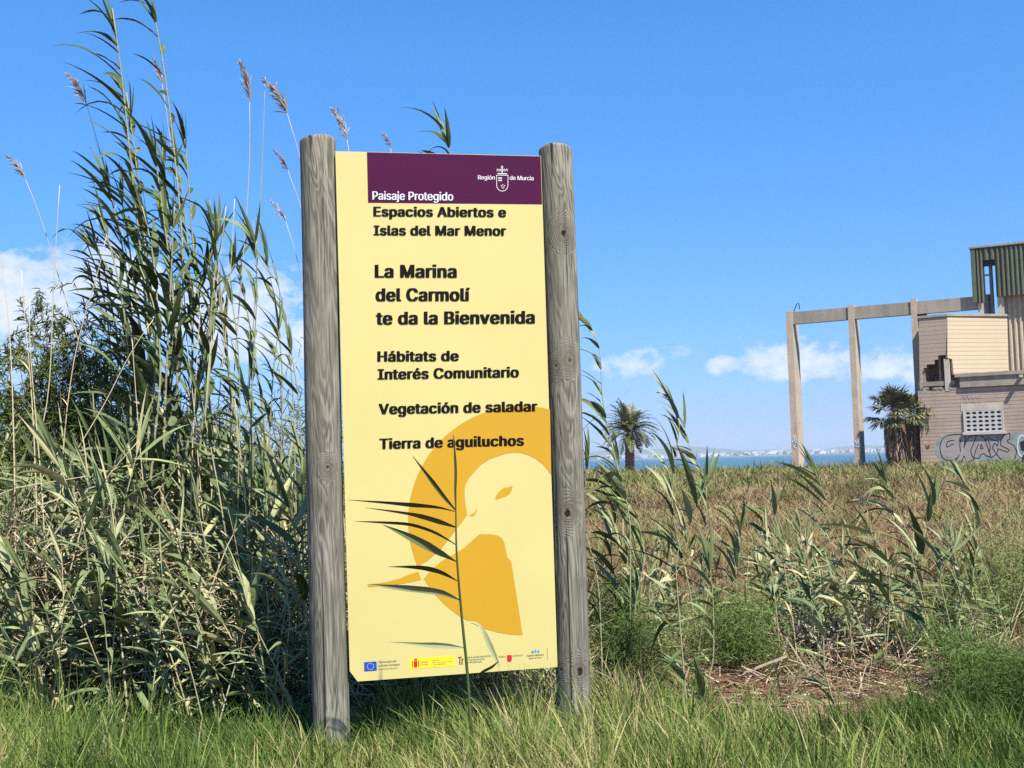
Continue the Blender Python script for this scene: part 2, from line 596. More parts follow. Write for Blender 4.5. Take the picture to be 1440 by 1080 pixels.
F_ANG = -math.pi / 2
post((445, 195), (468, 1045), 5.52, .0877, [(2.235 + .45, F_ANG - .85, .03), (1.40 + .45, F_ANG + .35, .055)], 3)
post((780, 207), (808.5, 1000), 5.735, .0845, [(2.545 + .45, F_ANG + .25, .085), (1.905 + .45, F_ANG + .3, .08), (1.87 + .45, F_ANG - .5, .055), (1.145 + .45, F_ANG - .1, .09), (.37 + .45, F_ANG + .35, .08), (.38 + .45, F_ANG - .8, .055)], 11)

m, t, p = new_mat('panel_yellow')
g = t.n('NewGeometry')
n = t.noise(g.outputs['Position'], 2.2, 5, .6)
dn = t.noise(t.mapping(g.outputs['Position'], (30, 30, 4)), 1.0, 5, .6)
c = t.mix(t.ramp(n, [(0.35, 0.0), (0.7, 1.0)]), (.52, .44, .16), (.55, .465, .172))
c = t.mix(t.m('MULTIPLY', t.ramp(dn, [(0.55, 0.0), (0.8, 1.0)]), .12), c, (.55, .45, .25))
t.set(p.inputs['Base Color'], c)
p.inputs['Roughness'].default_value = .42
p.inputs['Specular IOR Level'].default_value = .35
M['yellow'] = m
M['purple'] = flat('purple', (.052, .002, .032), .6, .12, .08, 4)
M['orange'] = flat('orange', (.47, .255, .012), .45, .3, .03, 2)
M['ink'] = flat('ink', (.006, .005, .005), .7, .08, .05)
M['print_white'] = flat('print_white', (.58, .56, .56), .5, .3, .03)
M['print_cream'] = flat('print_cream', (.86, .735, .32), .45, .3, .03)
M['eu_blue'] = flat('eu_blue', (.012, .06, .36), .5, .3, .05)
M['print_yellow'] = flat('print_yellow', (.85, .60, .03), .5, .3, .03)
M['print_red'] = flat('print_red', (.50, .015, .02), .5, .3, .05)
M['print_grey'] = flat('print_grey', (.16, .14, .10), .5, .3, .05)
M['print_blue'] = flat('print_blue', (.03, .28, .55), .5, .3, .05)
M['print_brown'] = flat('print_brown', (.20, .04, .02), .5, .3, .05)


def flat_mesh(name, V, Fc, mat, normal, parent):
    V = [tuple(q) for q in V]
    out = []
    for q in Fc:
        a_, b_, c_ = (Vector(V[i]) for i in q[:3])
        out.append(tuple(q) if (b_ - a_).cross(c_ - a_).dot(Vector(normal)) > 0 else tuple(q)[::-1])
    me = bpy.data.meshes.new(name)
    me.from_pydata(V, [], out)
    me.polygons.foreach_set('use_smooth', np.zeros(len(me.polygons), bool))
    me.materials.append(mat)
    o = bpy.data.objects.new(name, me)
    COL.objects.link(o)
    if parent is not None:
        o.parent = parent
    return o


def plane_mesh(name, polys, mat, off, parent, pxf=sp, normal=SN):
    """flat printed shapes: polygons given in photo pixels of their plane, triangulated"""
    V, Fc = [], []
    for poly in polys:
        tri = tessellate_polygon([[Vector((x, y, 0)) for x, y in poly]])
        Fc += [tuple(i + len(V) for i in q) for q in tri]
        V += [pxf(x, y, off) for x, y in poly]
    return flat_mesh(name, V, Fc, mat, normal, parent)


try:
    FONT = bpy.data.fonts.load(os.path.join(bpy.utils.system_resource('DATAFILES'), 'fonts', 'Inter.woff2'))
except Exception:
    FONT = None


def text_verts(body, bold, spacing=1.0):
    """text as flat triangles, made heavier by laying shifted copies over one another: x over 0..1 of its ink width, y in cap heights"""
    def mk(txt):
        cu = bpy.data.curves.new('lettering', 'FONT')
        cu.body = txt
        if FONT:
            cu.font = FONT
        cu.space_character = spacing
        cu.resolution_u = 3
        ob_ = bpy.data.objects.new('lettering', cu)
        COL.objects.link(ob_)
        dg = bpy.context.evaluated_depsgraph_get()
        me = bpy.data.meshes.new_from_object(ob_.evaluated_get(dg))
        V = np.array([v.co for v in me.vertices])
        Fc = [tuple(q.vertices) for q in me.polygons]
        bpy.data.objects.remove(ob_)
        bpy.data.curves.remove(cu)
        bpy.data.meshes.remove(me)
        return V, Fc
    V0, F0 = mk(body)
    H, _ = mk('H')
    y0, y1 = H[:, 1].min(), H[:, 1].max()
    V0[:, 2] = 0
    sh = [(0, 0)]
    if bold > 0:
        nx_ = max(2, int(math.ceil(bold / .022)))
        sh = [(dx, dy) for dx in np.linspace(-bold, bold, 2 * nx_ - 1) for dy in (0.0,)]
    Vs, Fs = [], []
    for i, (dx, dy) in enumerate(sh):
        q = V0 + np.array([dx, dy, i * 1.0])
        Fs += [tuple(j + i * len(V0) for j in f_) for f_ in F0]
        Vs.append(q)
    V = np.concatenate(Vs)
    V[:, 0] = (V[:, 0] - V[:, 0].min()) / (V[:, 0].max() - V[:, 0].min())
    V[:, 1] = (V[:, 1] - y0) / (y1 - y0)
    return V, Fs


def lettering(body, p0, p1, cap, mat, bold=.03, off=.003, parent=None, spacing=1.0, pxf=sp, normal=SN, name='lettering', lay=.00005):
    V, Fc = text_verts(body, bold, spacing)
    P = [pxf(p0[0] + (p1[0] - p0[0]) * a, p0[1] + (p1[1] - p0[1]) * a - b_ * cap, off + lay * z) for a, b_, z in V]
    # one mesh per word: cut the line wherever the gap is as wide as a space
    fx = np.array([[min(V[i][0] for i in f_), max(V[i][0] for i in f_)] for f_ in Fc])
    order = np.argsort(fx[:, 0])
    gap = .34 * cap / math.hypot(p1[0] - p0[0], p1[1] - p0[1])
    words_, end = [[]], None
    for j in order:
        if end is not None and fx[j, 0] - end > gap:
            words_.append([])
        words_[-1].append(j)
        end = fx[j, 1] if end is None else max(end, fx[j, 1])
    for wj in words_:
        ids = sorted({i for j in wj for i in Fc[j]})
        new = {i: n_ for n_, i in enumerate(ids)}
        o = flat_mesh(name, [P[i] for i in ids], [tuple(new[i] for i in Fc[j]) for j in wj], mat, normal, parent)
    return o


# panel: a board 12 mm thick with one clipped corner
outline = [(471.5, 212.5), (760.7, 219.3), (784, 938), (503, 958.3), (491.8, 944)]
front = [sp(x, y) for x, y in outline]
back = [q - SN * .012 for q in front]
k = len(outline)
panel = MB().add(front + back, [tuple(range(k - 1, -1, -1)), tuple(range(k, 2 * k))] + [(i, (i + 1) % k, (i + 1) % k + k, i + k) for i in range(k)]).build('panel', M['yellow'], sign)

plane_mesh('header_band', [[(516, 214.0), (760.2, 219.8), (762.4, 287.3), (517.6, 285)]], M['purple'], .001, panel)
# harrier emblem: an orange disc with the bird's head and bill left open
cx, cy, R0 = 735.0, 732.0, 161.0
arc = lambda a0, a1, n_: [(cx + R0 * math.cos(math.radians(a)), cy - R0 * math.sin(math.radians(a))) for a in np.linspace(a0, a1, n_)]
A = arc(76.2, 205, 46)
A += [(587, 797), (602, 788), (620, 772), (633, 756), (645, 740), (652, 731), (657, 724), (655.5, 715), (654.3, 706), (653.4, 697), (653.4, 688), (655, 681), (659.7, 672),
      (667, 663.5), (677, 653), (689, 645.5), (702, 640.5), (713, 637.5), (724, 636.3), (734, 637.2), (743, 640), (753, 645), (762, 651.5), (769, 659), (775.2, 668)]
A = [q for q in A if not (q[0] > 775.4)]
Bp = [(595, 815.5), (604, 804), (612, 796.5), (620, 790), (631, 783), (642, 777), (652, 771), (664, 760), (675, 751), (690, 751.3), (700, 753), (706, 757), (709.5, 764), (711.5, 773), (713, 783), (716.5, 787), (719, 790), (721, 803), (735, 893.5)]
Bp += [q for q in arc(270, 211, 24)]
C = [(517, 821.5), (532, 820.3), (550, 817), (562, 813.5), (575, 808), (588, 803.8), (592.5, 815), (578, 818.5), (565, 821), (545, 823.5), (518.5, 825.5)]
eye = [(697, 703), (697.4, 698), (699, 695), (703, 690), (707, 687), (712, 685.4), (715.5, 685), (720.5, 682.7), (720.3, 687), (719, 691), (716, 695), (712, 697.5), (706, 699.5)]
nos = [(660, 725), (663.5, 722.5), (667, 721), (669.5, 717), (671, 713), (670.6, 718), (669, 722), (666.5, 725), (664, 726)]
plane_mesh('harrier_emblem', [A, Bp, C, eye, nos], M['orange'], .001, panel)

K = M['ink']
for body, p0, p1, cap in [
        ('Espacios Abiertos e', (525, 303.9), (712, 305), 13.4), ('Islas del Mar Menor', (525.3, 330.5), (712, 331.2), 13.6),
        ('La Marina', (527, 390), (642.5, 390.2), 17.8), ('del Carmolí', (528, 423.2), (661.3, 423), 17.8), ('te da la Bienvenida', (528.6, 456.2), (752.3, 454.6), 17.6),
        ('Hábitats de', (530.6, 508.2), (645.4, 507.2), 14.2), ('Interés Comunitario', (531, 533.4), (730, 530.2), 14.4),
        ('Vegetación de saladar', (532.4, 582.2), (756, 578.3), 14.4), ('Tierra de aguiluchos', (533.4, 631.2), (737, 626.4), 14.4)]:
    lettering(body, p0, p1, cap, K, .047, .003, panel, 1.06)
wm = M['print_white']
lettering('Paisaje Protegido', (523.6, 280.6), (637.6, 282), 11.6, wm, .022, .003, panel)
lettering('Región', (672, 252.2), (696, 252.5), 5.8, wm, .018, .003, panel)
lettering('de Murcia', (716.8, 252.8), (750.4, 253.6), 5.8, wm, .018, .003, panel)


def ring_strip(outer, inner):
    n_ = len(outer)
    return [[outer[i], outer[(i + 1) % n_], inner[(i + 1) % n_], inner[i]] for i in range(n_)]


def shield(x0, x1, y0, y1, d=0.0):
    pts = [(x0 + d, y0 + d), (x1 - d, y0 + d)]
    mid = y0 + (y1 - y0) * .62
    xc, rx, ry = (x0 + x1) / 2, (x1 - x0) / 2 - d, y1 - mid - d
    pts += [(xc + rx * math.cos(a), mid + ry * math.sin(a)) for a in np.linspace(0, math.pi, 11)]
    return pts


crest = ring_strip(shield(698, 714.8, 246, 269.2), shield(698, 714.8, 246, 269.2, .85))
crest += [[(x, y), (x + 2.1, y), (x + 2.3, y + 1.9), (x - .2, y + 1.9)] for x in (701, 703.6) for y in (249.3, 252.6)]
for (x, y) in [(704.8, 261), (707.2, 260), (709.8, 261), (706, 263), (708.6, 263), (707.4, 265)]:
    crest.append([(x - .9, y), (x, y - .9), (x + .9, y), (x, y + .9)])
crest.append([(699.4, 243.3), (713, 243.7), (712.7, 245.1), (699.7, 244.7)])
for (xa, xb) in [(698.3, 701.2), (701.8, 704.6), (707.6, 710.4), (711, 714)]:
    xm = (xa + xb) / 2
    o_ = [(xm + (xb - xa) / 2 * math.cos(a) * 1.0, 240.8 - 3.6 * math.sin(a)) for a in np.linspace(0, math.pi, 9)]
    i_ = [(xm + ((xb - xa) / 2 - .8) * math.cos(a), 240.8 - 2.7 * math.sin(a)) for a in np.linspace(0, math.pi, 9)]
    crest += [[o_[j], o_[j + 1], i_[j + 1], i_[j]] for j in range(8)]
crest.append([(705.3, 233), (706.8, 233), (706.8, 242.6), (705.3, 242.6)])
crest.append([(704.6, 234.4), (707.5, 234.4), (707.5, 235.6), (704.6, 235.6)])
plane_mesh('coat_of_arms', crest, wm, .0025, panel)

# the row of funding logos along the foot
fl = plane_mesh('flag_logo', [[(512, 931.3), (529.6, 930), (530, 943), (512.3, 944.3)]], M['eu_blue'], .001, panel)
stars = []
for a in range(12):
    x, y = 521 + 4.4 * math.cos(a * math.pi / 6), 937.2 + 4.4 * math.sin(a * math.pi / 6)
    stars.append([(x + (.75 if j % 2 == 0 else .35) * math.sin(j * math.pi / 5), y - (.75 if j % 2 == 0 else .35) * math.cos(j * math.pi / 5)) for j in range(10)])
plane_mesh('star_ring', stars, M['print_yellow'], .002, panel)
G_ = M['print_grey']
lettering('Financiado por', (532, 932.3), (558, 930.5), 2.7, G_, .015, .002, panel)
lettering('la Unión Europea', (532, 937.3), (562, 935.2), 2.7, G_, .015, .002, panel)
lettering('NextGenerationEU', (532, 942), (559, 940), 2.0, G_, 0, .002, panel)
plane_mesh('ministry_band', [[(575.5, 926), (639.3, 921.6), (639.8, 936.4), (576, 941)]], M['print_yellow'], .001, panel)
arms = [shield(582, 587, 929.5, 939), [(582, 928.8), (587, 928.4), (586.4, 926.6), (584.5, 925.6), (582.6, 927)],
        [(579.6, 929.5), (580.9, 929.4), (580.9, 938.6), (579.6, 938.7)], [(588.1, 929), (589.4, 928.9), (589.4, 938), (588.1, 938.1)]]
plane_mesh('coat_of_arms', arms, M['print_red'], .002, panel)
lettering('GOBIERNO', (591, 932.5), (602, 931.8), 1.9, G_, .01, .002, panel)
lettering('DE ESPAÑA', (591, 935.8), (602, 935), 1.9, G_, .01, .002, panel)
lettering('MINISTERIO', (608, 929.8), (618, 929), 1.6, G_, .01, .002, panel)
lettering('PARA LA TRANSICIÓN ECOLÓGICA', (608, 932.6), (637, 930.5), 1.6, G_, .01, .002, panel)
lettering('Y EL RETO DEMOGRÁFICO', (608, 935.4), (628, 934), 1.6, G_, .01, .002, panel)
lettering('Tr', (644.4, 934.6), (652, 934.2), 11, M['print_brown'], .04, .002, panel)
lettering('Plan de Recuperación,', (658, 925.4), (691, 922.8), 2.2, G_, .01, .002, panel)
lettering('Transformación', (658, 929), (682, 927.2), 2.2, G_, .01, .002, panel)
lettering('y Resiliencia', (658, 932.4), (677.5, 931), 2.2, G_, .01, .002, panel)
lettering('Región', (702, 924.6), (711, 923.9), 2.4, G_, 0, .002, panel)
lettering('de Murcia', (721, 923.2), (735, 922), 2.4, G_, 0, .002, panel)
plane_mesh('coat_of_arms', [shield(713, 719.8, 921.2, 931)], M['print_red'], .001, panel)
drop = lambda x, y, s: [(x, y - 2.6 * s)] + [(x + 1.5 * s * math.cos(a), y + 1.5 * s * math.sin(a)) for a in np.linspace(-.5, math.pi + .5, 10)]
plane_mesh('drop_logo', [drop(749, 917, 1.0)], M['print_grey'], .001, panel)
plane_mesh('drop_logo', [drop(753, 916, 1.2), drop(757, 916.5, 1.1)], M['print_blue'], .001, panel)
lettering('Espacios Naturales', (741, 923), (765, 921.3), 2.3, G_, .02, .002, panel)
lettering('Región de Murcia', (744, 926.6), (762, 925.2), 1.9, G_, .01, .002, panel)
plane_mesh('printed_rule', [[(769.3, 911), (769.8, 911), (770.2, 928), (769.7, 928)]], G_, .001, panel)

# ------------------------------------------------------------------ the ruined building and its concrete frame
PSI = math.radians(28)
E_ = np.array([math.cos(PSI), -math.sin(PSI), 0])
N_ = np.array([-math.sin(PSI), -math.cos(PSI), 0])
OB = W(1296, 600, 95.0)
OB[2] = -0.15


def fac(px, py, y=0.0):
    """photo pixel -> (s, z) on the facade plane pushed back by y metres"""
    q = Wp(px, py, OB - N_ * y, N_) - OB
    return float(np.dot(q, E_)), float(q[2])


def facw(px, py, off=0.0):
    s_, z_ = fac(px, py, -off)
    return (s_, -off, z_)


def loc(pw):
    q = np.asarray(pw) - OB
    return np.array([np.dot(q, E_), -np.dot(q, N_), q[2]])


def slab_pts(mb, pts, n, th, tint=.5):
    """polygon (3-D, local) with thickness th behind its normal n"""
    pts = [np.asarray(q, float) for q in pts]
    k = len(pts)
    V = pts + [q - np.asarray(n) * th for q in pts]
    tri = tessellate_polygon([[Vector(q) for q in pts]])
    Fc = [tuple(q) for q in tri] + [tuple(i + k for i in q[::-1]) for q in tri]
    Fc += [(i, (i + 1) % k, (i + 1) % k + k, i + k) for i in range(k)]
    return mb.add(V, Fc, tint)


def block_mat(name, ca, cb, joint, course=.30, stain=.5, bw=1.1):
    m, t, p = new_mat(name)
    ob = t.n('TexCoord').outputs['Object']
    sx = t.n('SeparateXYZ')
    t.set(sx.inputs[0], ob)
    cx_ = t.n('CombineXYZ')
    t.set(cx_.inputs[0], sx.outputs[0])
    t.set(cx_.inputs[1], sx.outputs[2])
    br = t.n('TexBrick')
    t.set(br.inputs['Vector'], cx_)
    br.inputs['Color1'].default_value = (*ca, 1)
    br.inputs['Color2'].default_value = (*cb, 1)
    br.inputs['Mortar'].default_value = (*joint, 1)
    br.inputs['Scale'].default_value = 1.0
    br.inputs['Mortar Size'].default_value = .028
    br.inputs['Mortar Smooth'].default_value = .1
    br.inputs['Brick Width'].default_value = bw
    br.inputs['Row Height'].default_value = course
    n1 = t.noise(t.mapping(ob, (.6, .6, .35)), 1.0, 6, .65)
    n2 = t.noise(ob, 4.0, 5, .65)
    c = t.mix(t.m('MULTIPLY', t.ramp(n1, [(.45, 0.0), (.75, 1.0)]), stain), br.outputs[0], tuple(v * .55 for v in ca))
    c = t.mix(t.m('MULTIPLY', t.ramp(n2, [(.5, 0.0), (.8, 1.0)]), .3), c, tuple(min(.75, v * 1.2) for v in ca))
    t.set(p.inputs['Base Color'], c)
    p.inputs['Roughness'].default_value = .9
    p.inputs['Specular IOR Level'].default_value = .1
    b = t.n('Bump')
    b.inputs['Strength'].default_value = .5
    b.inputs['Distance'].default_value = .03
    t.set(b.inputs['Height'], t.m('ADD', br.outputs[1], t.m('MULTIPLY', n2, -.4)))
    b.invert = True
    t.set(p.inputs['Normal'], b)
    return m


def concrete_mat(name, ca, cb, sc=1.0):
    m, t, p = new_mat(name)
    ob = t.n('TexCoord').outputs['Object']
    n1 = t.noise(t.mapping(ob, (1.2 * sc, 1.2 * sc, .25 * sc)), 1.0, 6, .65)
    n2 = t.noise(ob, 7.0 * sc, 5, .65)
    c = t.mix(t.ramp(n1, [(.35, 0.0), (.68, 1.0)]), ca, cb)
    c = t.mix(t.m('MULTIPLY', t.ramp(n2, [(.52, 0.0), (.75, 1.0)]), .45), c, tuple(v * .5 for v in ca))
    t.set(p.inputs['Base Color'], c)
    p.inputs['Roughness'].default_value = .9
    p.inputs['Specular IOR Level'].default_value = .1
    b = t.n('Bump')
    b.inputs['Strength'].default_value = .6
    b.inputs['Distance'].default_value = .03
    t.set(b.inputs['Height'], n2)
    t.set(p.inputs['Normal'], b)
    return m


M['block_pink'] = block_mat('block_pink', (.40, .315, .24), (.375, .29, .22), (.195, .15, .115), .30, .8, 30)
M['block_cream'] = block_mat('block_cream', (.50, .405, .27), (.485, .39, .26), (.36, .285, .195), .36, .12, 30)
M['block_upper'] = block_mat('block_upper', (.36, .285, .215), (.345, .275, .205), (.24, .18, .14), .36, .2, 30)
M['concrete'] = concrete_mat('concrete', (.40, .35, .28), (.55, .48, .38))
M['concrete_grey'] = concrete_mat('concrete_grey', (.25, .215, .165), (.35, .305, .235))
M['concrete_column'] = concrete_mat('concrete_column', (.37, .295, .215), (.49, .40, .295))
M['green_sheet'] = concrete_mat('green_sheet', (.08, .09, .055), (.12, .132, .085), .6)
M['beige_sheet'] = concrete_mat('beige_sheet', (.40, .32, .215), (.50, .41, .285), .6)
M['steel_and_shade'] = flat('steel_and_shade', (.022, .028, .038), .6, .3)
M['rust'] = flat('rust', (.10, .05, .035), .8, .2)
M['white_block'] = flat('white_block', (.46, .43, .38), .8, .2, .1)
M['teal_paint'] = flat('teal_paint', (.22, .275, .255), .7, .2, .3, 1.5)
M['grey_paint'] = flat('grey_paint', (.29, .255, .23), .7, .2, .12, 1.5)
M['black_paint'] = flat('black_paint', (.02, .02, .022), .6, .2)
M['purple_paint'] = flat('purple_paint', (.22, .16, .24), .7, .2)
M['blue_paint'] = flat('blue_paint', (.12, .36, .48), .7, .2)
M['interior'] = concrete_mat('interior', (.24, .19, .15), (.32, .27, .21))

bld = thing('abandoned_building', 'derelict block building with graffiti, a broken corner, cream upper storey and green corrugated top', 'building', OB, -PSI)

sR, _ = fac(1530, 600)
z_top = fac(1346, 545.3)[1]
wall = MB()
lo = [fac(*q) for q in [(1296.5, 664), (1345, 545.3), (1338.5, 546), (1337, 549), (1330, 548), (1327, 549.5), (1318, 548), (1311, 549.5), (1295.5, 549)]]
poly = [(lo[0][0], -.6), (sR, -.6), (sR, z_top)] + [(s_, z_) for s_, z_ in lo[1:]]
poly[-1] = (lo[0][0], lo[-1][1])
slab_pts(wall, [(s_, 0, z_) for s_, z_ in poly], (0, -1, 0), .35)
s0 = lo[0][0]
wall.box(s0 + .004, s0 + .35, .354, 12, -.6, z_top - .5)          # return walls and floor slab behind
wall.box(s0 + .36, sR - .01, 11.7, 12.02, -.6, z_top - .5)
wall.build('lower_wall', M['block_pink'], bld)
fl_ = MB()
fl_.box(s0 + .36, sR - .02, .36, 11.6, z_top - .95, z_top - .55)
fl_.box(s0 + .10, s0 + 2.9, .03, .5, z_top + .25, z_top + .62)
fl_.build('floor_slab', M['interior'], bld)

cor = MB()
zc0, zc1 = z_top + .003, fac(1343, 526, -.2)[1]
sc0 = fac(1343, 535, -.2)[0]
cor.box(sc0 + .35, sR, -.2, .3, zc0, zc1 - .28)
cor.box(sc0, sR + .02, -.34, .4, zc1 - .278, zc1)
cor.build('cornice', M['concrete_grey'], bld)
sp_ = MB()
a_ = fac(1434, 531, -.2)
sp_.box(a_[0], a_[0] + .25, -.75, -.203, a_[1], a_[1] + .2)
sp_.build('rain_spout', M['concrete'], bld)

# upper storey: broken face in the facade plane, then the sunny face set at an angle
up = MB()
pts = [(1292, 446.3), (1332, 444.6), (1332, 499), (1327, 499.2), (1319, 499.6), (1319, 505.5), (1314, 506), (1314, 512), (1303, 512.6), (1303, 517),
       (1298.6, 517.3), (1298.6, 522.2), (1296.9, 522.6), (1296.9, 547.6), (1293.5, 547.6)]
q2 = [fac(*q) for q in pts]
slab_pts(up, [(s_, 0, z_) for s_, z_ in q2], (0, -1, 0), .25)
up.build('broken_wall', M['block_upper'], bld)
zt = q2[1][1]
B0 = Wp(1332, 444.6, OB, N_)
CY = math.radians(-13)
ND = np.array([math.sin(-CY), -math.cos(CY), 0])
bp = [Wp(x, y, B0, ND) for x, y in [(1332.3, 444.6), (1416.5, 446.5), (1418.5, 521), (1341, 526.5), (1339, 505), (1332.3, 503)]]
bl = [loc(q) for q in bp]
bl[1][2] = bl[0][2] = zt
nl = np.array([np.dot(ND, E_), -np.dot(ND, N_), 0])
sun_face = MB()
slab_pts(sun_face, bl, nl, .25)
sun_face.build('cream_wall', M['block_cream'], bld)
yC = float(bl[1][1])
cop = MB()
foot = [(q2[0][0] - .08, -.09), (bl[0][0] + .0, -.09), (bl[1][0] + .1, yC - .1), (bl[1][0] + .1, 3.75), (q2[0][0] - .08, 3.6)]
k = len(foot)
cop.add([(x, y, zt + .003) for x, y in foot] + [(x, y, zt + .19) for x, y in foot], [tuple(range(k))[::-1], tuple(range(k, 2 * k))] + [(i, (i + 1) % k, (i + 1) % k + k, i + k) for i in range(k)])
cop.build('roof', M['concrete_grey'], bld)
inn = MB()
inn.box(q2[0][0] + .01, q2[0][0] + .25, .26, 3.4, z_top + .02, zt - .01)
inn.box(q2[0][0] + .26, bl[1][0] - 1.3, 3.2, 3.4, z_top + .02, zt - .02)
inn.build('inner_wall', M['interior'], bld)
pil = MB()
pa, pb = fac(1327.3, 505, .1), fac(1337.5, 541, .1)
pil.box(pa[0], pb[0] - .05, -.03, .45, pb[1] - .5, pa[1])
pil.box(fac(1318, 505)[0], fac(1320, 505)[0], .8, 1.1, z_top, zt - .1)
pil.build('pillar', M['concrete'], bld)
brk = MB()
rg = np.random.default_rng(5)
for i in range(26):
    s_, z_ = fac(rg.uniform(1298, 1343), 547.5)
    a = rg.uniform(.08, .24)
    h = rg.uniform(.05, .22)
    brk.box(s_ - a, s_ + a, rg.uniform(-.05, .1), .33, z_ - .02, z_ + h)
brk.build('broken_masonry', M['concrete_grey'], bld)


def corrugated(mb, x0, x1, z0, z1, y, pitch=.36, dep=.13):
    n_ = max(2, int((x1 - x0) / pitch))
    xs_, ys_ = [], []
    pp = (x1 - x0) / n_
    for i in range(n_):
        for fx, fy in ((0, 0), (.3, 0), (.5, -dep), (.8, -dep)):
            xs_.append(x0 + (i + fx) * pp)
            ys_.append(y + fy)
    xs_.append(x1)
    ys_.append(y)
    V = [(a, b, z0) for a, b in zip(xs_, ys_)] + [(a, b, z1) for a, b in zip(xs_, ys_)]
    n2_ = len(xs_)
    V += [(a, b + .05, z0) for a, b in zip(xs_, ys_)] + [(a, b + .05, z1) for a, b in zip(xs_, ys_)]
    Fc = []
    for i in range(n2_ - 1):
        Fc += [(i, i + 1, n2_ + i + 1, n2_ + i), (2 * n2_ + i + 1, 2 * n2_ + i, 3 * n2_ + i, 3 * n2_ + i + 1),
               (n2_ + i, n2_ + i + 1, 3 * n2_ + i + 1, 3 * n2_ + i), (i + 1, i, 2 * n2_ + i, 2 * n2_ + i + 1)]
    Fc += [(0, n2_, 3 * n2_, 2 * n2_), (n2_ - 1, 3 * n2_ - 1, 4 * n2_ - 1, 2 * n2_ - 1)]
    return mb.add(V, Fc)


yB = yC + .15                      # beige cladding plane
yG = yB - .75                      # green sheets stand forward of it
sT = fac(1530, 400, yB)[0]
bg_ = MB()
corrugated(bg_, fac(1409, 480, yB)[0], sT, z_top, fac(1417, 410, yB)[1], yB, .40, .14)
bg_.build('beige_cladding', M['beige_sheet'], bld)
gr_ = MB()
zg1 = fac(1372, 349.5, yG)[1]
zgL, zgM = fac(1372, 427, yG)[1], fac(1404, 417, yG)[1]
x0, xa, xb = fac(1367, 400, yG)[0], fac(1383, 400, yG)[0], fac(1400.5, 400, yG)[0]
corrugated(gr_, x0 + .35, xa, zgL, zg1, yG)
corrugated(gr_, xa + .004, xb - .004, fac(1391, 365.5, yG)[1], zg1, yG)
corrugated(gr_, xb, sT, zgM, zg1, yG)
gr_.build('green_cladding', M['green_sheet'], bld)
gt = MB()
gt.box(x0, x0 + .346, yG - .14, yG + .1, zgL + .1, zg1)
gt.build('corner_flashing', M['green_sheet'], bld)
ga = MB()
corrugated(ga, 0, 3.0, zgL + .2, zg1 - .05, 0)
side = ga.build('side_cladding', M['green_sheet'], bld)
side.location = (sT - .1, yG + .2, 0)
side.rotation_euler = (0, 0, math.pi / 2)
rt = MB()
rt.box(x0 - .1, sT + .1, yG - .2, yG + 3.0, zg1 + .003, zg1 + .16)
rt.build('tower_roof', M['concrete_grey'], bld)
st = MB()
zb_ = zt + .195
st.box(xa - .02, xa + .10, yG + .15, yG + .45, zb_, zg1 - .02)
st.box(xa + .46, xa + .74, yG + .15, yG + .45, zb_, zg1 - .02)
zz = fac(1391, 387, yG)[1]
st.box(xa + .103, xa + .457, yG + .2, yG + .3, zz, zz + .12)
st.box(xa + .103, xa + .457, yG + .2, yG + .4, fac(1391, 366, yG)[1] - .45, zg1 - .03)
st.box(xa + .743, xb - .01, yG + .2, yG + .4, fac(1391, 366, yG)[1] - .45, zg1 - .03)
st.box(xa + .103, xa + .457, yG + .25, yG + .35, zb_, fac(1391, 413, yG)[1])
st.build('steel_frame', M['steel_and_shade'], bld)
cc = MB()
cc.box(fac(1375, 430, yG)[0], fac(1384.5, 430, yG)[0], yG + .2, yG + 1.0, zb_, zgL + .35)
cc.box(fac(1402.5, 430, yG)[0], fac(1411.5, 430, yG)[0], yG + .2, yG + 1.0, zb_, zgM + .3)
cc.build('stub_column', M['concrete'], bld)

# ventilation window of pierced white blocks
x0v, z1v = fac(1357, 578.5)
x1v, z0v = fac(1410.5, 606)
vb = MB().box(x0v, x1v, -.03, -.005, z0v, z1v)
vent = vb.build('vent_window', M['steel_and_shade'], bld)  # flat dark backing sheet: the recess shade behind the holes is its colour
vg = MB()
NX, NY = 6, 5
for i in range(NX):
    for j in range(NY):
        a0, a1 = x0v + (x1v - x0v) * i / NX, x0v + (x1v - x0v) * (i + 1) / NX
        b0, b1 = z0v + (z1v - z0v) * j / NY, z0v + (z1v - z0v) * (j + 1) / NY
        xm, zm = (a0 + a1) / 2, (b0 + b1) / 2
        an = np.linspace(0, 2 * math.pi, 24, endpoint=False)
        ca, sa = np.cos(an), np.sin(an)
        mxx = np.maximum(np.abs(ca), np.abs(sa))
        outer = [(xm + (a1 - a0) / 2 * c_ / k_, -.10, zm + (b1 - b0) / 2 * s_ / k_) for c_, s_, k_ in zip(ca, sa, mxx)]
        inner = [(xm + (a1 - a0) * .36 * c_, -.10, zm + (b1 - b0) * .29 * s_) for c_, s_ in zip(ca, sa)]
        deep = [(x, -.031, z) for x, _, z in inner]
        n_ = 24
        vg.add(outer + inner + deep, [(q, (q + 1) % n_, n_ + (q + 1) % n_, n_ + q) for q in range(n_)] + [(n_ + q, n_ + (q + 1) % n_, 2 * n_ + (q + 1) % n_, 2 * n_ + q) for q in range(n_)])
vg.box(x0v - .14, x0v - .002, -.12, -.005, z0v - .0, z1v)
vg.box(x1v + .002, x1v + .1, -.12, -.005, z0v - .0, z1v)
vg.build('grille', M['white_block'], vent)
MB().box(x0v - .25, x1v + .2, -.22, -.005, z0v - .22, z0v - .003).build('sill', M['white_block'], vent)
MB().box(x0v - .3, x1v + .15, -.025, -.004, z1v + .02, z1v + .62).build('lintel', M['concrete'], vent)

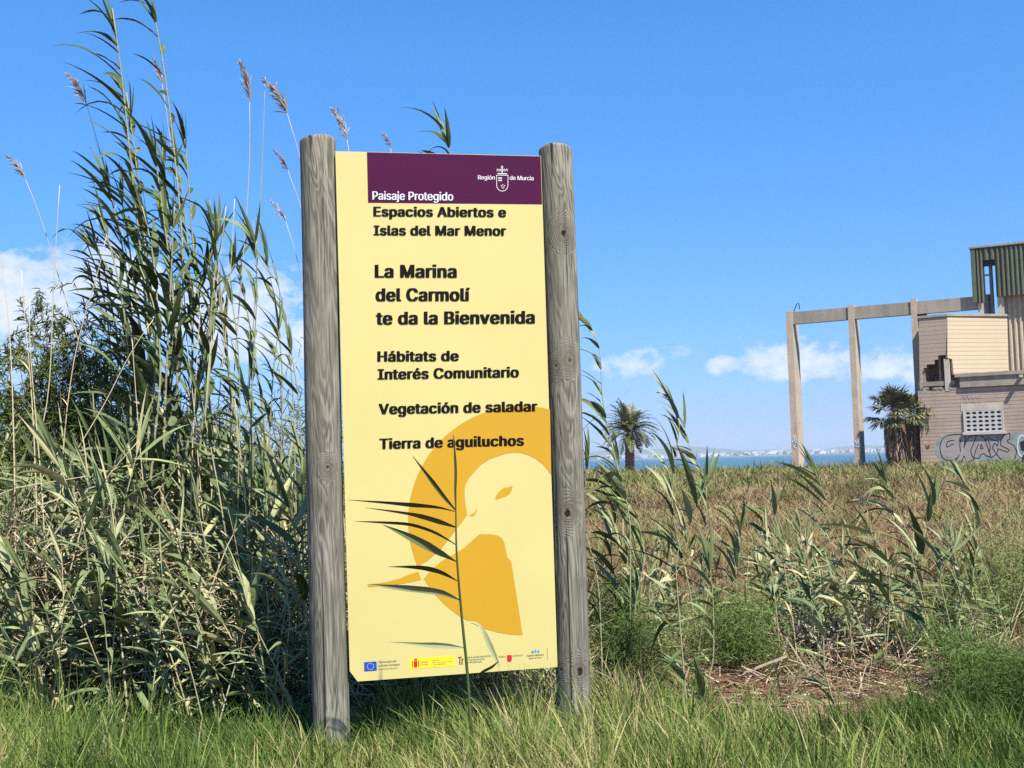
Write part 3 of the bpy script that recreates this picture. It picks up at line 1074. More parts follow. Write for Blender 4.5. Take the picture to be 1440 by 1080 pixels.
def scribble(pts, wd):
    out = []
    for (a, b), (c_, d_) in zip(pts[:-1], pts[1:]):
        L = math.hypot(c_ - a, d_ - b) + 1e-6
        nx_, ny_ = -(d_ - b) / L * wd / 2, (c_ - a) / L * wd / 2
        out.append([(a + nx_, b + ny_), (c_ + nx_, d_ + ny_), (c_ - nx_, d_ - ny_), (a - nx_, b - ny_)])
    return out


# sprayed lettering on the lower wall
gn = (0, -1, 0)
graf = plane_mesh('graffiti', [[(1315, 630), (1319, 616), (1330, 611), (1345, 609), (1352, 614), (1380, 612), (1412, 613), (1424, 607), (1441, 610), (1439, 640), (1434, 650), (1400, 647), (1345, 652), (1324, 649), (1316, 640)]],
                  M['teal_paint'], .006, bld, facw, gn)
gz_ = lambda pts: [(1280 + x_ / 5.68, 480 + y_ / 5.68) for x_, y_ in pts]
plane_mesh('letter_fill', [gz_([(250, 768), (300, 752), (345, 745), (430, 740), (470, 758), (525, 748), (600, 770), (700, 790), (735, 760), (792, 733), (800, 800), (848, 850), (846, 915), (800, 962), (740, 952), (690, 925), (560, 925), (450, 965), (310, 956), (262, 932), (240, 880), (243, 800)])],
           M['grey_paint'], .010, graf, facw, gn)
strokes = [
    [(345, 745), (300, 752), (262, 774), (245, 805), (238, 850), (243, 895), (262, 932), (300, 953), (345, 950), (380, 928), (392, 905)],
    [(352, 790), (325, 793), (300, 800), (290, 822), (292, 846), (310, 840), (326, 826), (350, 820)],
    [(345, 745), (390, 742), (432, 742), (444, 772), (432, 830), (428, 852), (448, 800), (470, 762), (528, 750), (512, 800), (484, 868), (490, 905), (512, 944), (478, 956), (452, 966), (440, 930), (428, 915), (412, 958), (380, 962), (372, 925)],
    [(404, 780), (396, 830), (402, 880)],
    [(528, 750), (560, 745), (596, 776), (612, 830), (640, 905), (642, 922), (604, 914), (592, 896), (568, 902), (548, 936), (508, 930), (520, 880), (545, 820)],
    [(566, 820), (560, 858), (582, 856), (566, 820)],
    [(600, 800), (626, 772), (664, 790), (706, 798), (698, 836), (672, 812), (656, 850), (688, 904), (640, 930)],
    [(625, 795), (640, 840), (632, 880)],
    [(795, 732), (745, 752), (722, 790), (724, 832), (758, 848), (792, 866), (778, 886), (742, 872), (702, 858), (690, 898), (716, 934), (760, 956), (806, 964), (840, 930), (850, 880), (832, 834), (792, 812), (772, 796), (796, 778), (795, 732)],
]
plane_mesh('letter_outline', [q for st in strokes for q in scribble(gz_(st), 1.2)], M['black_paint'], .016, graf, facw, gn)
plane_mesh('graffiti', ring_strip([(1437 + 7 * math.cos(a), 627 + 16 * math.sin(a)) for a in np.linspace(0, 2 * math.pi, 24, endpoint=False)],
                                  [(1437 + 5.2 * math.cos(a), 627 + 13.4 * math.sin(a)) for a in np.linspace(0, 2 * math.pi, 24, endpoint=False)]), M['print_white'], .03, bld, facw, gn)
plane_mesh('graffiti', [[(1434, 622), (1440, 619), (1446, 624), (1444, 634), (1437, 633)], [(1438, 640), (1446, 638), (1446, 652), (1437, 652)]], M['black_paint'], .036, bld, facw, gn)


tag_pts = [(1351, 561), (1354, 557), (1357, 562), (1360, 557), (1363, 562), (1366, 558), (1369, 562), (1372, 558), (1375, 561), (1379, 557)]
plane_mesh('graffiti', scribble(tag_pts, .9) + scribble([(1356, 566), (1362, 568), (1368, 565), (1374, 568), (1379, 565)], .7), M['purple_paint'], .012, bld, facw, gn)
plane_mesh('graffiti', scribble([(1302, 605), (1305, 601), (1307, 605), (1304, 608), (1303, 612)], .7) + scribble([(1301, 626), (1304, 629), (1307, 626), (1305, 632), (1302, 630)], 1.1), M['black_paint'], .012, bld, facw, gn)

# the bare concrete frame beside it
YF = yG + .35
frame = thing('concrete_frame', 'bare concrete frame of tall columns and one long beam against the sky', 'frame', OB, -PSI)


def column(pxl, pxr, depth, ztop, name='column'):
    mb = MB()
    a = fac(pxl, 550, YF)[0]
    b_ = fac(pxr, 550, YF)[0]
    rg = np.random.default_rng(int(pxl))
    zs = np.concatenate([[-.6], np.linspace(0, ztop, 26)])
    V = []
    for z in zs:
        j = rg.uniform(-.012, .012, 4)
        V += [(a + j[0], YF + j[1], z), (b_ + j[2], YF + j[1], z), (b_ + j[2], YF + depth, z), (a + j[0], YF + depth, z)]
    idx = np.arange(len(V)).reshape(-1, 4)
    nx_ = np.roll(idx, -1, 1)
    Q = np.stack([idx[:-1], nx_[:-1], nx_[1:], idx[1:]], -1).reshape(-1, 4)
    mb.add(V, Q)
    mb.f.append(np.array([list(idx[-1])], np.int64))
    return mb.build(name, M['concrete_column'], frame), a, b_


zbm0 = (fac(1200, 448.3, YF)[1] + fac(1340, 437.6, YF)[1]) / 2
zbm1 = (fac(1200, 431.8, YF)[1] + fac(1340, 418.6, YF)[1]) / 2
c1, a1, b1 = column(1109.5, 1118.8, 2.1, zbm1 + .08)
c2, a2, b2 = column(1197.5, 1206, 2.0, zbm1 + .18)
c3, a3, b3 = column(1286.5, 1295, 1.2, zbm1 + .25)
bm_ = MB()
for (p_, q_) in ((b1 + .003, a2 - .003), (b2 + .003, a3 - .003), (b3 + .003, fac(1376, 430, YF)[0])):
    bm_.box(p_, q_, YF + .12, YF + .75, zbm0, zbm1)
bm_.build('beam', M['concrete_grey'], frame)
rb = MB()
rb.tube([(b1 + .05, YF + .4, zbm1 + .05), (b1 + .35, YF + .4, zbm1 + .75), (b1 + .55, YF + .4, zbm1 + .8), (b1 + .6, YF + .4, zbm1 + .25)], .05, 5)
rb.build('reinforcing_bar', M['steel_and_shade'], frame)
br_ = MB()
br_.box(b3 + .006, b3 + .75, YF + .2, YF + .7, zbm0 - .55, zbm0 - .01)
br_.build('bracket', M['steel_and_shade'], frame)


def colw(a, b_):
    """pixel -> local point on the front plane of the columns"""
    def fn(px, py, off):
        s_, z_ = fac(px, py, YF - off - .02)
        return (s_, YF - off - .02, z_)
    return fn


cf = colw(0, 0)
plane_mesh('graffiti', scribble([(1114, 622), (1118, 612), (1121, 620), (1115, 616), (1121, 625), (1116, 628), (1120, 631)], 1.5), M['print_white'], .01, frame, cf, gn)
plane_mesh('graffiti', scribble([(1115, 626), (1119, 618), (1121, 627), (1117, 621)], 1.0), M['blue_paint'], .016, frame, cf, gn)
plane_mesh('graffiti', scribble([(1202, 619), (1205, 625), (1207, 618), (1208, 628), (1204, 628)], 1.5), M['print_white'], .01, frame, cf, gn)
plane_mesh('graffiti', scribble([(1203, 628), (1207, 622), (1208, 631)], 1.0), M['blue_paint'], .016, frame, cf, gn)

# pale slab edge the frame stands on, and lumps of fallen masonry
kb = MB()
kb.box(a1 + 1.0, s0 + 3.6, YF - 1.2, YF + 2.6, -.5, .27)
slab_ob = tag(kb.build('concrete_slab', M['white_block'], loc=OB), 'low pale concrete slab edge showing in the scrub under the concrete frame', 'slab')
slab_ob.rotation_euler = (0, 0, -PSI)
rbl = MB()
rg = np.random.default_rng(8)
for i in range(130):
    s_ = s0 + rg.uniform(-2.5, 3.6) + (rg.random() < .2) * rg.uniform(0, 2)
    y_ = -rg.uniform(.4, 2.4)
    r_ = rg.uniform(.06, .26)
    dirs = nrm(rg.normal(size=(8, 3)))
    V = np.array([(x, y, z) for x in (-1, 1) for y in (-1, 1) for z in (-1, 1)]) * np.array([r_, r_ * .8, r_ * .6]) * rg.uniform(.7, 1.2, (8, 3)) + np.array([s_, y_, .22 + r_ * .3])
    rbl.add(V, [(0, 1, 3, 2), (4, 6, 7, 5), (0, 4, 5, 1), (2, 3, 7, 6), (0, 2, 6, 4), (1, 5, 7, 3)])
ro = tag(rbl.build('rubble', M['white_block'], loc=OB), 'pale broken masonry at the foot of the graffiti wall', 'rubble', kind='stuff')
ro.rotation_euler = (0, 0, -PSI)

# ------------------------------------------------------------------ palms
M['palm_leaf'] = leaf_mat('palm_leaf', [(0.0, (.04, .045, .014)), (0.4, (.10, .11, .036)), (0.75, (.20, .20, .08)), (1.0, (.38, .29, .15))], .5, .35)
M['palm_trunk'] = concrete_mat('palm_trunk', (.15, .085, .055), (.24, .15, .10), 2.0)
M['palm_skirt'] = leaf_mat('palm_skirt', [(0.0, (.05, .03, .02)), (.5, (.16, .10, .065)), (1.0, (.34, .25, .16))], .85, .1)


def palm_trunk(h, r0, r1, parent, seed):
    rg = np.random.default_rng(seed)
    n_, k_ = 40, 14
    zs = np.linspace(-.6, h, n_)
    an = np.linspace(0, 2 * math.pi, k_, endpoint=False)
    Z, A = np.meshgrid(zs, an, indexing='ij')
    R = r0 + (r1 - r0) * np.clip(Z / h, 0, 1) + .05 * rg.random(Z.shape) + .05 * np.abs(np.sin(Z * 9 + A * 3))
    idx = np.arange(n_ * k_).reshape(n_, k_)
    nx_ = np.roll(idx, -1, 1)
    mb = MB().add(np.stack([R * np.cos(A), R * np.sin(A), Z], -1).reshape(-1, 3), np.stack([idx[:-1], nx_[:-1], nx_[1:], idx[1:]], -1).reshape(-1, 4))
    return mb.build('trunk', M['palm_trunk'], parent)


def date_palm(x, y, h, rad, label):
    r = thing('palm_tree', label, 'palm tree', (x, y, float(ground_z(x, y))))
    palm_trunk(h, .42, .36, r, 3)
    rg = np.random.default_rng(21)
    mb = MB()
    for i in range(74):
        a = rg.uniform(0, 2 * math.pi)
        e = math.radians(rg.uniform(-8, 84))
        d = np.array([math.cos(a) * math.cos(e), math.sin(a) * math.cos(e), math.sin(e)])
        L = rad * rg.uniform(.8, 1.1)
        P = [np.array([0, 0, h + rg.uniform(-.1, .25)]) + d * .25]
        for s_ in range(9):
            P.append(P[-1] + d * L / 9)
            d = nrm(d + np.array([0, 0, -.17]))
        P = np.array(P)
        tv = rg.uniform(.15, .8) if e > -.2 else rg.uniform(.6, 1.0)
        D = nrm(np.gradient(P, axis=0))
        side = nrm(np.cross(D, [0, 0, 1.0]))
        upv = np.cross(side, D)
        mb.ribbons(P[None], side[None] * .035, [tv])
        tt = np.linspace(.12, .98, 22)
        for sg in (-1, 1):
            base = np.stack([np.interp(tt, np.linspace(0, 1, 10), P[:, j]) for j in range(3)], -1)
            dd = np.stack([np.interp(tt, np.linspace(0, 1, 10), D[:, j]) for j in range(3)], -1)
            ss = np.stack([np.interp(tt, np.linspace(0, 1, 10), side[:, j]) for j in range(3)], -1)
            uu = np.stack([np.interp(tt, np.linspace(0, 1, 10), upv[:, j]) for j in range(3)], -1)
            l0 = (.62 * np.sin(np.pi * (tt * .8 + .18)) + .08)[:, None] * rad / 3.0
            ld = nrm(dd * .75 + ss * sg * .8 + uu * .35 + rg.normal(0, .1, dd.shape))
            ld2 = nrm(ld + np.array([0, 0, -.45]))
            Pl = np.stack([base, base + ld * l0 * .5, base + ld * l0 * .5 + ld2 * l0 * .55], 1)
            Sv = nrm(np.cross(ld, uu))[:, None, :] * np.array([.035, .04, .004])[None, :, None]
            mb.ribbons(Pl, Sv, np.full(len(tt), tv) + rg.uniform(-.1, .1, len(tt)))
    mb.build('crown', M['palm_leaf'], r)
    return r


def fan_palm(x, y, h, rad, label, seed, skirt_r, skirt_h):
    r = thing('palm_tree', label, 'palm tree', (x, y, float(ground_z(x, y))), 0)
    palm_trunk(h, .62, .45, r, seed)
    rg = np.random.default_rng(seed)
    mb = MB()

    def fan(mb, a, e, L, R, tv, droop):
        d = np.array([math.cos(a) * math.cos(e), math.sin(a) * math.cos(e), math.sin(e)])
        side = nrm(np.cross(d, [0, 0, 1.0]))
        upv = np.cross(side, d)
        hub = np.array([0, 0, h]) + d * L + np.array([0, 0, -droop * .15])
        mb.ribbons(np.array([[[0, 0, h], hub]]), np.array([[side * .03, side * .025]]), [tv])
        n_ = 22
        th = np.linspace(-1.9, 1.9, n_) + rg.normal(0, .05, n_)
        dirs = nrm(np.cos(th)[:, None] * d + np.sin(th)[:, None] * side + rg.normal(0, .06, (n_, 3)))
        Rr = R * (1 - .22 * np.abs(th) / 1.9) * rg.uniform(.85, 1.1, n_)
        p1 = hub + dirs * (Rr * .55)[:, None]
        d2 = nrm(dirs + np.array([0, 0, -.55 * (1 + droop)]))
        p2 = p1 + d2 * (Rr * .5)[:, None]
        P = np.stack([np.repeat(hub[None], n_, 0), p1, p2], 1)
        sv = nrm(np.cross(dirs, upv))
        mb.ribbons(P, np.stack([sv * .012, sv * R * .055, sv * .01], 1), np.full(n_, tv) + rg.uniform(-.12, .12, n_))

    for i in range(44):
        fan(mb, rg.uniform(0, 2 * math.pi), math.radians(rg.uniform(-25, 85)), rad * rg.uniform(.5, .72), rad * rg.uniform(.42, .58), rg.uniform(.1, .8), 0)
    mb.build('crown', M['palm_leaf'], r)
    sk = MB()
    N = 900
    a = rg.uniform(0, 2 * math.pi, N)
    z0 = h - rg.uniform(0, skirt_h * .75, N)
    rr = skirt_r * (.55 + .45 * rg.random(N))
    P = np.zeros((N, 4, 3))
    for j, (fr, fz) in enumerate(((.35, 0), (.75, -.12), (.95, -.6), (1.0, -1.2))):
        P[:, j, 0] = np.cos(a) * rr * fr + rg.normal(0, .03, N)
        P[:, j, 1] = np.sin(a) * rr * fr + rg.normal(0, .03, N)
        P[:, j, 2] = np.maximum(z0 + fz * rg.uniform(.7, 1.2, N), .05)
    S = np.zeros_like(P)
    tg = np.stack([-np.sin(a), np.cos(a), np.zeros(N)], -1)
    S[:] = tg[:, None] * np.array([.03, .09, .07, .02])[None, :, None]
    sk.ribbons(P, S, rg.random(N))
    sk.build('skirt', M['palm_skirt'], r)
    return r


def at_ground(px, y, py=650):
    q = W(px, py, y)
    return float(q[0]), float(y)


x, y = at_ground(886, 108)
date_palm(x, y, 3.8, 3.1, 'date palm with arching fronds standing alone in the scrub beside the sea')
x, y = at_ground(1261, 94)
fan_palm(x, y, 4.2, 2.5, 'sunlit fan palm with a brown skirt of dead leaves in front of its twin', 4, .98, 3.4)
x, y = at_ground(1285, 96.5)
fan_palm(x, y, 4.3, 2.2, 'darker fan palm tucked close against the corner of the graffiti wall', 9, .85, 3.4)

# ------------------------------------------------------------------ reeds
WIND = np.array([-1.0, 0.15, 0.0])


def smooth_path(P, n):
    P = np.asarray(P, float)
    d = np.concatenate([[0], np.cumsum(np.linalg.norm(np.diff(P, axis=0), axis=1))])
    t = np.linspace(0, d[-1], n)
    Q = np.stack([np.interp(t, d, P[:, j]) for j in range(3)], -1)
    for _ in range(2):
        Q[1:-1] = .25 * Q[:-2] + .5 * Q[1:-1] + .25 * Q[2:]
    return Q


def leaf_curves(rg, base, d0, L, droop, wind, n=8):
    """(N,n,3) centre lines from bases along d0, bent by weight and wind"""
    N = len(base)
    P = np.zeros((N, n, 3))
    D = np.zeros((N, n, 3))
    P[:, 0] = base
    d = nrm(d0)
    for j in range(n):
        D[:, j] = d
        if j < n - 1:
            P[:, j + 1] = P[:, j] + d * (L / (n - 1))[:, None]
            k = (j + 1) / n
            d = nrm(d + np.array([0, 0, -1.0]) * (droop * (.10 + .30 * k))[:, None] + wind * (.10 + .12 * k) + rg.normal(0, .02, d.shape))
    return P, D


LEAF_T = np.array([.35, .85, 1.0, .93, .78, .56, .30, .03])


def add_leaves(mb, rg, base, d0, L, wd, droop, wind, tint, up, fold=.35):
    P, D = leaf_curves(rg, base, d0, L, droop, wind)
    n = P.shape[1]
    side = nrm(np.cross(D, up[:, None, :] + 1e-4))
    nr = nrm(np.cross(side, D))
    tw = (rg.normal(0, .7, len(base))[:, None] * np.linspace(0, 1, n)[None])[..., None]
    side = side * np.cos(tw) + nr * np.sin(tw)
    nr = nrm(np.cross(side, D))
    S = side * (wd[:, None] * LEAF_T[None])[..., None]
    Fd = -nr * (wd[:, None] * LEAF_T[None] * fold)[..., None]
    mb.ribbons(P, S, tint, Fd)


def reed(name, label, cat, group, path, r0=.007, n_leaf=14, start=.25, L=.38, wd=.016, ang=35, droop=.35, wind=.5, tint=(.3, .7), stem_tint=.35,
         plume=0.0, seed=0, top_leaves=3, origin=None, plume_tint=.5, dead_low=0.0, plume_dir=None, mats=('reed_leaf', 'reed_stem')):
    """one reed: stem, leaves in two ranks, perhaps a seed head. path: world points from base to tip"""
    rg = np.random.default_rng(seed)
    path = smooth_path(path, 22)
    o = path[0].copy() if origin is None else np.asarray(origin, float)
    path = path - o
    root = thing(name, label, cat, o, 0, group)
    H = np.linalg.norm(np.diff(path, axis=0), axis=1).sum()
    R = r0 * np.linspace(1, .32, 22)
    st = MB().tube(path, R, 6, stem_tint)
    tn = np.linspace(.06, .94, max(4, int(H / .22)))
    D = nrm(np.gradient(path, axis=0))
    for q in tn:                                   # swollen joints
        c_ = np.array([np.interp(q, np.linspace(0, 1, 22), path[:, j]) for j in range(3)])
        dd = np.array([np.interp(q, np.linspace(0, 1, 22), D[:, j]) for j in range(3)])
        rr = np.interp(q, np.linspace(0, 1, 22), R)
        st.tube([c_ - dd * rr * .8, c_, c_ + dd * rr * .8], [rr, rr * 1.35, rr], 6, min(1, stem_tint + .3), False)
    st.build('stem', M[mats[1]], root, smooth=True)
    if n_leaf:
        t = np.sort(start + (1 - start) * (np.arange(n_leaf) + rg.uniform(-.3, .3, n_leaf)) / n_leaf)
        t = np.clip(t, .02, .985)
        base = np.stack([np.interp(t, np.linspace(0, 1, 22), path[:, j]) for j in range(3)], -1)
        sd_ = nrm(np.stack([np.interp(t, np.linspace(0, 1, 22), D[:, j]) for j in range(3)], -1))
        a0 = rg.uniform(0, 2 * math.pi)
        sg = np.where(np.arange(n_leaf) % 2 == 0, 1.0, -1.0)
        ja = rg.normal(0, .75, n_leaf)
        hz = np.stack([np.cos(a0 + ja), np.sin(a0 + ja), np.zeros(n_leaf)], -1) * sg[:, None]
        out = nrm(hz + WIND * wind * 1.5)
        out = nrm(out - sd_ * np.sum(out * sd_, 1, keepdims=True))
        an = np.radians(ang * (1.15 - .5 * t) * rg.uniform(.45, 1.5, n_leaf))
        d0 = sd_ * np.cos(an)[:, None] + out * np.sin(an)[:, None]
        Ls = L * (1 - .45 * np.abs(t - .55)) * rg.uniform(.45, 1.25, n_leaf)
        wds = wd * rg.uniform(.7, 1.15, n_leaf) * (Ls / L) ** .5
        tt = rg.uniform(tint[0], tint[1], n_leaf)
        if dead_low > 0:
            tt = np.where(t < start + dead_low * (1 - start), rg.uniform(.8, 1.0, n_leaf), tt)
        lf = MB()
        add_leaves(lf, rg, base, d0, Ls, wds, droop * np.where(rg.random(n_leaf) < .16, rg.uniform(3, 6, n_leaf), rg.uniform(.2, 2.0, n_leaf)), WIND * wind * rg.uniform(.2, 1.4, (n_leaf, 1)), tt, sd_)
        if top_leaves:
            nb = top_leaves
            b2 = np.repeat(path[-2:-1], nb, 0)
            d2 = nrm(np.repeat(D[-1:], nb, 0) + rg.normal(0, .14, (nb, 3)))
            add_leaves(lf, rg, b2, d2, L * rg.uniform(.5, .9, nb), wd * rg.uniform(.35, .6, nb), np.full(nb, .06), WIND * wind * .25, rg.uniform(tint[0], tint[1], nb), rg.normal(size=(nb, 3)))
        lf.build('foliage', M[mats[0]], root)
    if plume > 0:
        pd = nrm(np.asarray(plume_dir if plume_dir is not None else (-.5, .1, .0)))
        pm = MB()
        nb = 90
        tq = rg.uniform(0, 1, nb)
        ax = [path[-1]]
        d = D[-1]
        for j in range(10):
            ax.append(ax[-1] + d * plume / 10)
            d = nrm(d + pd * .09)
        ax = np.array(ax)
        pm.tube(ax, np.linspace(.003, .0008, 11), 5, .3, False)
        base = np.stack([np.interp(tq, np.linspace(0, 1, 11), ax[:, j]) for j in range(3)], -1)
        d0 = nrm(D[-1] * 1.0 + rg.normal(0, .38, (nb, 3)) + pd * .25)
        Lp = plume * (.42 - .28 * tq) * rg.uniform(.6, 1.2, nb)
        P, Dq = leaf_curves(rg, base, d0, Lp, np.full(nb, .35), pd * .8, 6)
        S = nrm(np.cross(Dq, rg.normal(size=(nb, 1, 3)))) * (np.array([.0012, .003, .0042, .004, .003, .0008]) * (plume / .3))[None, :, None]
        pm.ribbons(P, S, np.clip(plume_tint + rg.normal(0, .2, nb), 0, 1))
        pm.build('seed_head', M['plume'], root)
    return root


def G(px, y, z=None):
    """foot of something standing at photo column px and depth y"""
    q = W(px, 650, y)
    for _ in range(3):
        zz = float(ground_z(q[0], y))
        py = 650 + (1.4 - zz) * F / y
        q = W(px, py, y)
    q[2] = float(ground_z(q[0], y)) - .03
    return q


def px_path(pts, y, lean=0.0):
    """photo polyline (top first or last) at depth y, lowest point dropped to the ground"""
    P = [W(x, yy, y + lean * i) for i, (x, yy) in enumerate(pts)]
    foot = P[0].copy()
    g = P[0]
    if g[2] > float(ground_z(g[0], g[1])) + .02:
        d = nrm(P[0] - P[1])
        d = nrm(np.array([d[0] * .5, d[1] * .5, -1.0]))
        foot = P[0] + d * ((g[2] - float(ground_z(g[0], g[1])) + .03) / -d[2])
        P = [foot] + P
    return P


# --- the tall giant-reed clump: base-to-tip polylines in the photograph, each at its own depth
TALL = [
    # pts, depth, leaves, L, width, start, label
    ([(216, 560), (203, 400), (186, 250), (170, 90), (158, 12)], 7.6, 30, .62, .026, .30, 'tallest leafy reed whose tip sweeps away over the thicket'),
    ([(236, 560), (262, 400), (250, 260), (234, 110), (211, -12)], 7.7, 22, .50, .024, .30, 'slender tall reed with bare upper stem rising beside the tallest one'),
    ([(205, 600), (212, 430), (200, 300), (188, 200), (178, 130)], 7.9, 30, .60, .026, .30, 'tall reed with broad drooping leaves in the middle of the big clump'),
    ([(250, 600), (248, 460), (235, 340), (224, 260), (215, 200)], 7.5, 26, .55, .026, .28, None),
    ([(190, 600), (188, 470), (176, 360), (160, 290), (146, 240)], 7.8, 24, .55, .024, .3, None),
    ([(268, 600), (272, 470), (266, 360), (258, 280), (246, 200)], 8.0, 22, .50, .022, .3, None),
    ([(300, 620), (285, 470), (272, 360), (266, 260), (258, 175)], 8.1, 18, .42, .018, .4, None),
    ([(230, 620), (235, 500), (240, 400), (243, 330), (245, 290)], 7.3, 24, .50, .024, .3, None),
    ([(205, 640), (222, 500), (222, 410), (212, 330), (200, 290)], 7.2, 24, .52, .024, .3, None),
    ([(260, 640), (285, 520), (300, 420), (305, 350), (306, 310)], 7.4, 22, .42, .020, .35, None),
    ([(330, 640), (322, 520), (312, 430), (305, 360), (300, 320)], 7.8, 20, .42, .018, .35, None),
    ([(185, 640), (172, 520), (156, 420), (140, 350), (124, 310)], 8.2, 18, .40, .016, .35, None),
    ([(150, 640), (158, 520), (150, 430), (135, 370), (112, 320)], 8.3, 16, .34, .012, .4, None),
    ([(280, 640), (290, 540), (295, 470), (298, 420), (300, 390)], 7.1, 20, .40, .020, .3, None),
]
rgt = np.random.default_rng(17)
for q in list(TALL[2:12]):                        # more canes of the same clump, leaning their own way
    jx, jt = rgt.normal(0, 26), rgt.normal(0, 16)
    k_ = rgt.uniform(.72, .95)
    TALL.append(([(x + jx + jt * i, q[0][0][1] - (q[0][0][1] - yy) * k_) for i, (x, yy) in enumerate(q[0])], q[1] + rgt.uniform(-.5, .6), int(q[2] * .8), q[3] * .9, q[4] * .9, q[5], None))
for i, (pts, y, nl, L, wd, st_, lab) in enumerate(TALL):
    lab2 = lab or 'leafy grey green reed crowded into the tall clump behind the thicket'
    reed('giant_reed', lab2, 'reed', None if lab else 'reeds of the tall clump', px_path(pts, y), .013, int(nl * 1.3), st_, L * .85, wd * 1.12, 46, .34, .6, (.0, .42), .42, 0, 100 + i, 4, dead_low=.12)

# --- reeds around the post and behind the board
MID = [
    ([(352, 620), (356, 500), (362, 420), (362, 360), (356, 310)], 6.9, 16, .40, .022, .35, .35, 'leafy reed with dark hanging leaves close behind the taller post'),
    ([(395, 640), (398, 520), (388, 430), (378, 380), (372, 340)], 7.1, 14, .36, .018, .35, .35, None),
    ([(415, 660), (412, 540), (402, 450), (392, 400), (384, 370)], 6.8, 14, .32, .014, .3, .3, None),
    ([(335, 660), (338, 560), (335, 480), (328, 430), (322, 400)], 6.7, 16, .40, .020, .3, .35, None),
    ([(375, 680), (380, 600), (384, 520), (390, 470), (396, 440)], 6.6, 14, .34, .018, .3, .35, None),
    ([(425, 700), (424, 620), (418, 540), (410, 500), (405, 470)], 6.5, 12, .32, .016, .3, .35, None),
    ([(640, 500), (640, 320), (640, 250), (634, 200), (622, 172)], 7.0, 22, .36, .024, .55, .3, 'leafy reed tip showing above the top of the board'),
]
for i, (pts, y, nl, L, wd, st_, tn, lab) in enumerate(MID):
    reed('giant_reed', lab or 'thinner leafy reed between the tall clump and the taller post', 'reed', None if lab else 'reeds between clump and post', px_path(pts, y), .008, nl, st_, L, wd * 1.25, 44, .4, .7, (.08, .6), .4, 0, 200 + i, 3)

# --- bare stalks with seed heads
PL = [
    ([(322, 640), (332, 480), (345, 330), (352, 220), (351, 143)], 7.4, .27, (-.35, 0, .35), .45, 'upright plumed reed stalk standing clear of the thicket beside the post'),
    ([(455, 420), (440, 300), (418, 200), (404, 160)], 7.2, .26, (-.8, 0, .1), .4, 'plumed stalk leaning in from behind the taller post'),
    ([(505, 420), (503, 300), (496, 240), (488, 196)], 7.6, .24, (-1.0, 0, .25), .75, 'pale feathery plume above the corner of the board'),
    ([(562, 420), (560, 280), (556, 230), (549, 208)], 7.6, .12, (-.8, 0, .0), .6, 'short drooping plume just clearing the purple header'),
    ([(118, 500), (82, 390), (60, 310), (36, 252)], 8.2, .22, (-.8, 0, .1), .45, 'thin plumed stalk leaning outward at the edge of the thicket'),
    ([(200, 460), (168, 310), (140, 210), (122, 148)], 8.0, .26, (-.8, 0, .2), .45, 'plumed stalk bending past the tallest leafy reed'),
    ([(432, 440), (424, 380), (412, 340), (402, 312)], 7.4, .17, (-1.0, 0, .1), .8, 'pale tan plume low against the taller post'),
    ([(448, 400), (428, 300), (412, 258), (405, 240)], 7.6, .16, (-.6, 0, .2), .35, 'thin dark plume beside the edge of the taller post'),
    ([(260, 420), (240, 200), (234, 150), (228, 118)], 8.3, .2, (-.4, 0, .4), .35, 'brownish plume halfway up the slender tall reed'),
]
for i, (pts, y, ph, pd, pt, lab) in enumerate(PL):
    reed('plumed_reed', lab, 'reed', 'plumed reed stalks', px_path(pts, y), .0065, 3, .35, .22, .006, 30, .4, .6, (.6, 1.0), .72, ph, 300 + i, 0, plume_tint=pt, plume_dir=pd)
DRY = [
    ([(345, 620), (355, 480), (364, 330), (370, 200), (373, 108)], 7.2, .55, 'dark bare reed stalk without a head, tall beside the plumed one'),
    ([(20, 640), (16, 500), (10, 420), (-5, 330)], 6.6, .95, None), ([(50, 660), (44, 540), (34, 440), (30, 380)], 6.8, .95, None),
    ([(60, 700), (48, 560), (40, 470), (42, 420)], 6.5, .9, None), ([(38, 690), (70, 560), (75, 400), (84, 260)], 7.4, .85, None),
    ([(100, 640), (140, 585), (185, 490), (215, 450)], 6.6, .95, 'pale broken stalk leaning across the dark feathery bush'),
    ([(95, 560), (110, 470), (140, 380), (150, 330)], 7.3, .85, None), ([(240, 470), (180, 390), (150, 340), (130, 300)], 7.6, .8, None),
    ([(-10, 690), (60, 680), (120, 670)], 6.3, .95, 'pale straw lying level across the thicket'), ([(300, 640), (312, 520), (322, 420), (330, 280)], 7.5, .9, None),
    ([(285, 600), (300, 480), (305, 400), (318, 290)], 7.7, .9, None), ([(270, 640), (276, 520), (282, 430)], 6.9, .95, None),
    ([(440, 760), (400, 640), (385, 580)], 6.3, .95, None), ([(330, 740), (380, 700), (430, 680)], 6.2, .95, None),
    ([(205, 720), (196, 620), (190, 540), (186, 480)], 6.9, .9, None), ([(285, 720), (278, 640), (272, 560), (262, 480)], 7.0, .9, None),
    ([(120, 720), (150, 670), (195, 620)], 6.2, .95, None), ([(345, 700), (338, 640), (330, 560)], 6.6, .9, None),
]
for i, (pts, y, stt, lab) in enumerate(DRY):
    reed('dry_reed', lab or 'dead straw coloured reed stalk standing among the thicket leaves', 'reed', None if lab else 'dead stalks in the thicket', px_path(pts, y), .0062, 2, .4, .2, .007, 40, .4, .5, (.85, 1.0), stt, 0, 400 + i, 0)

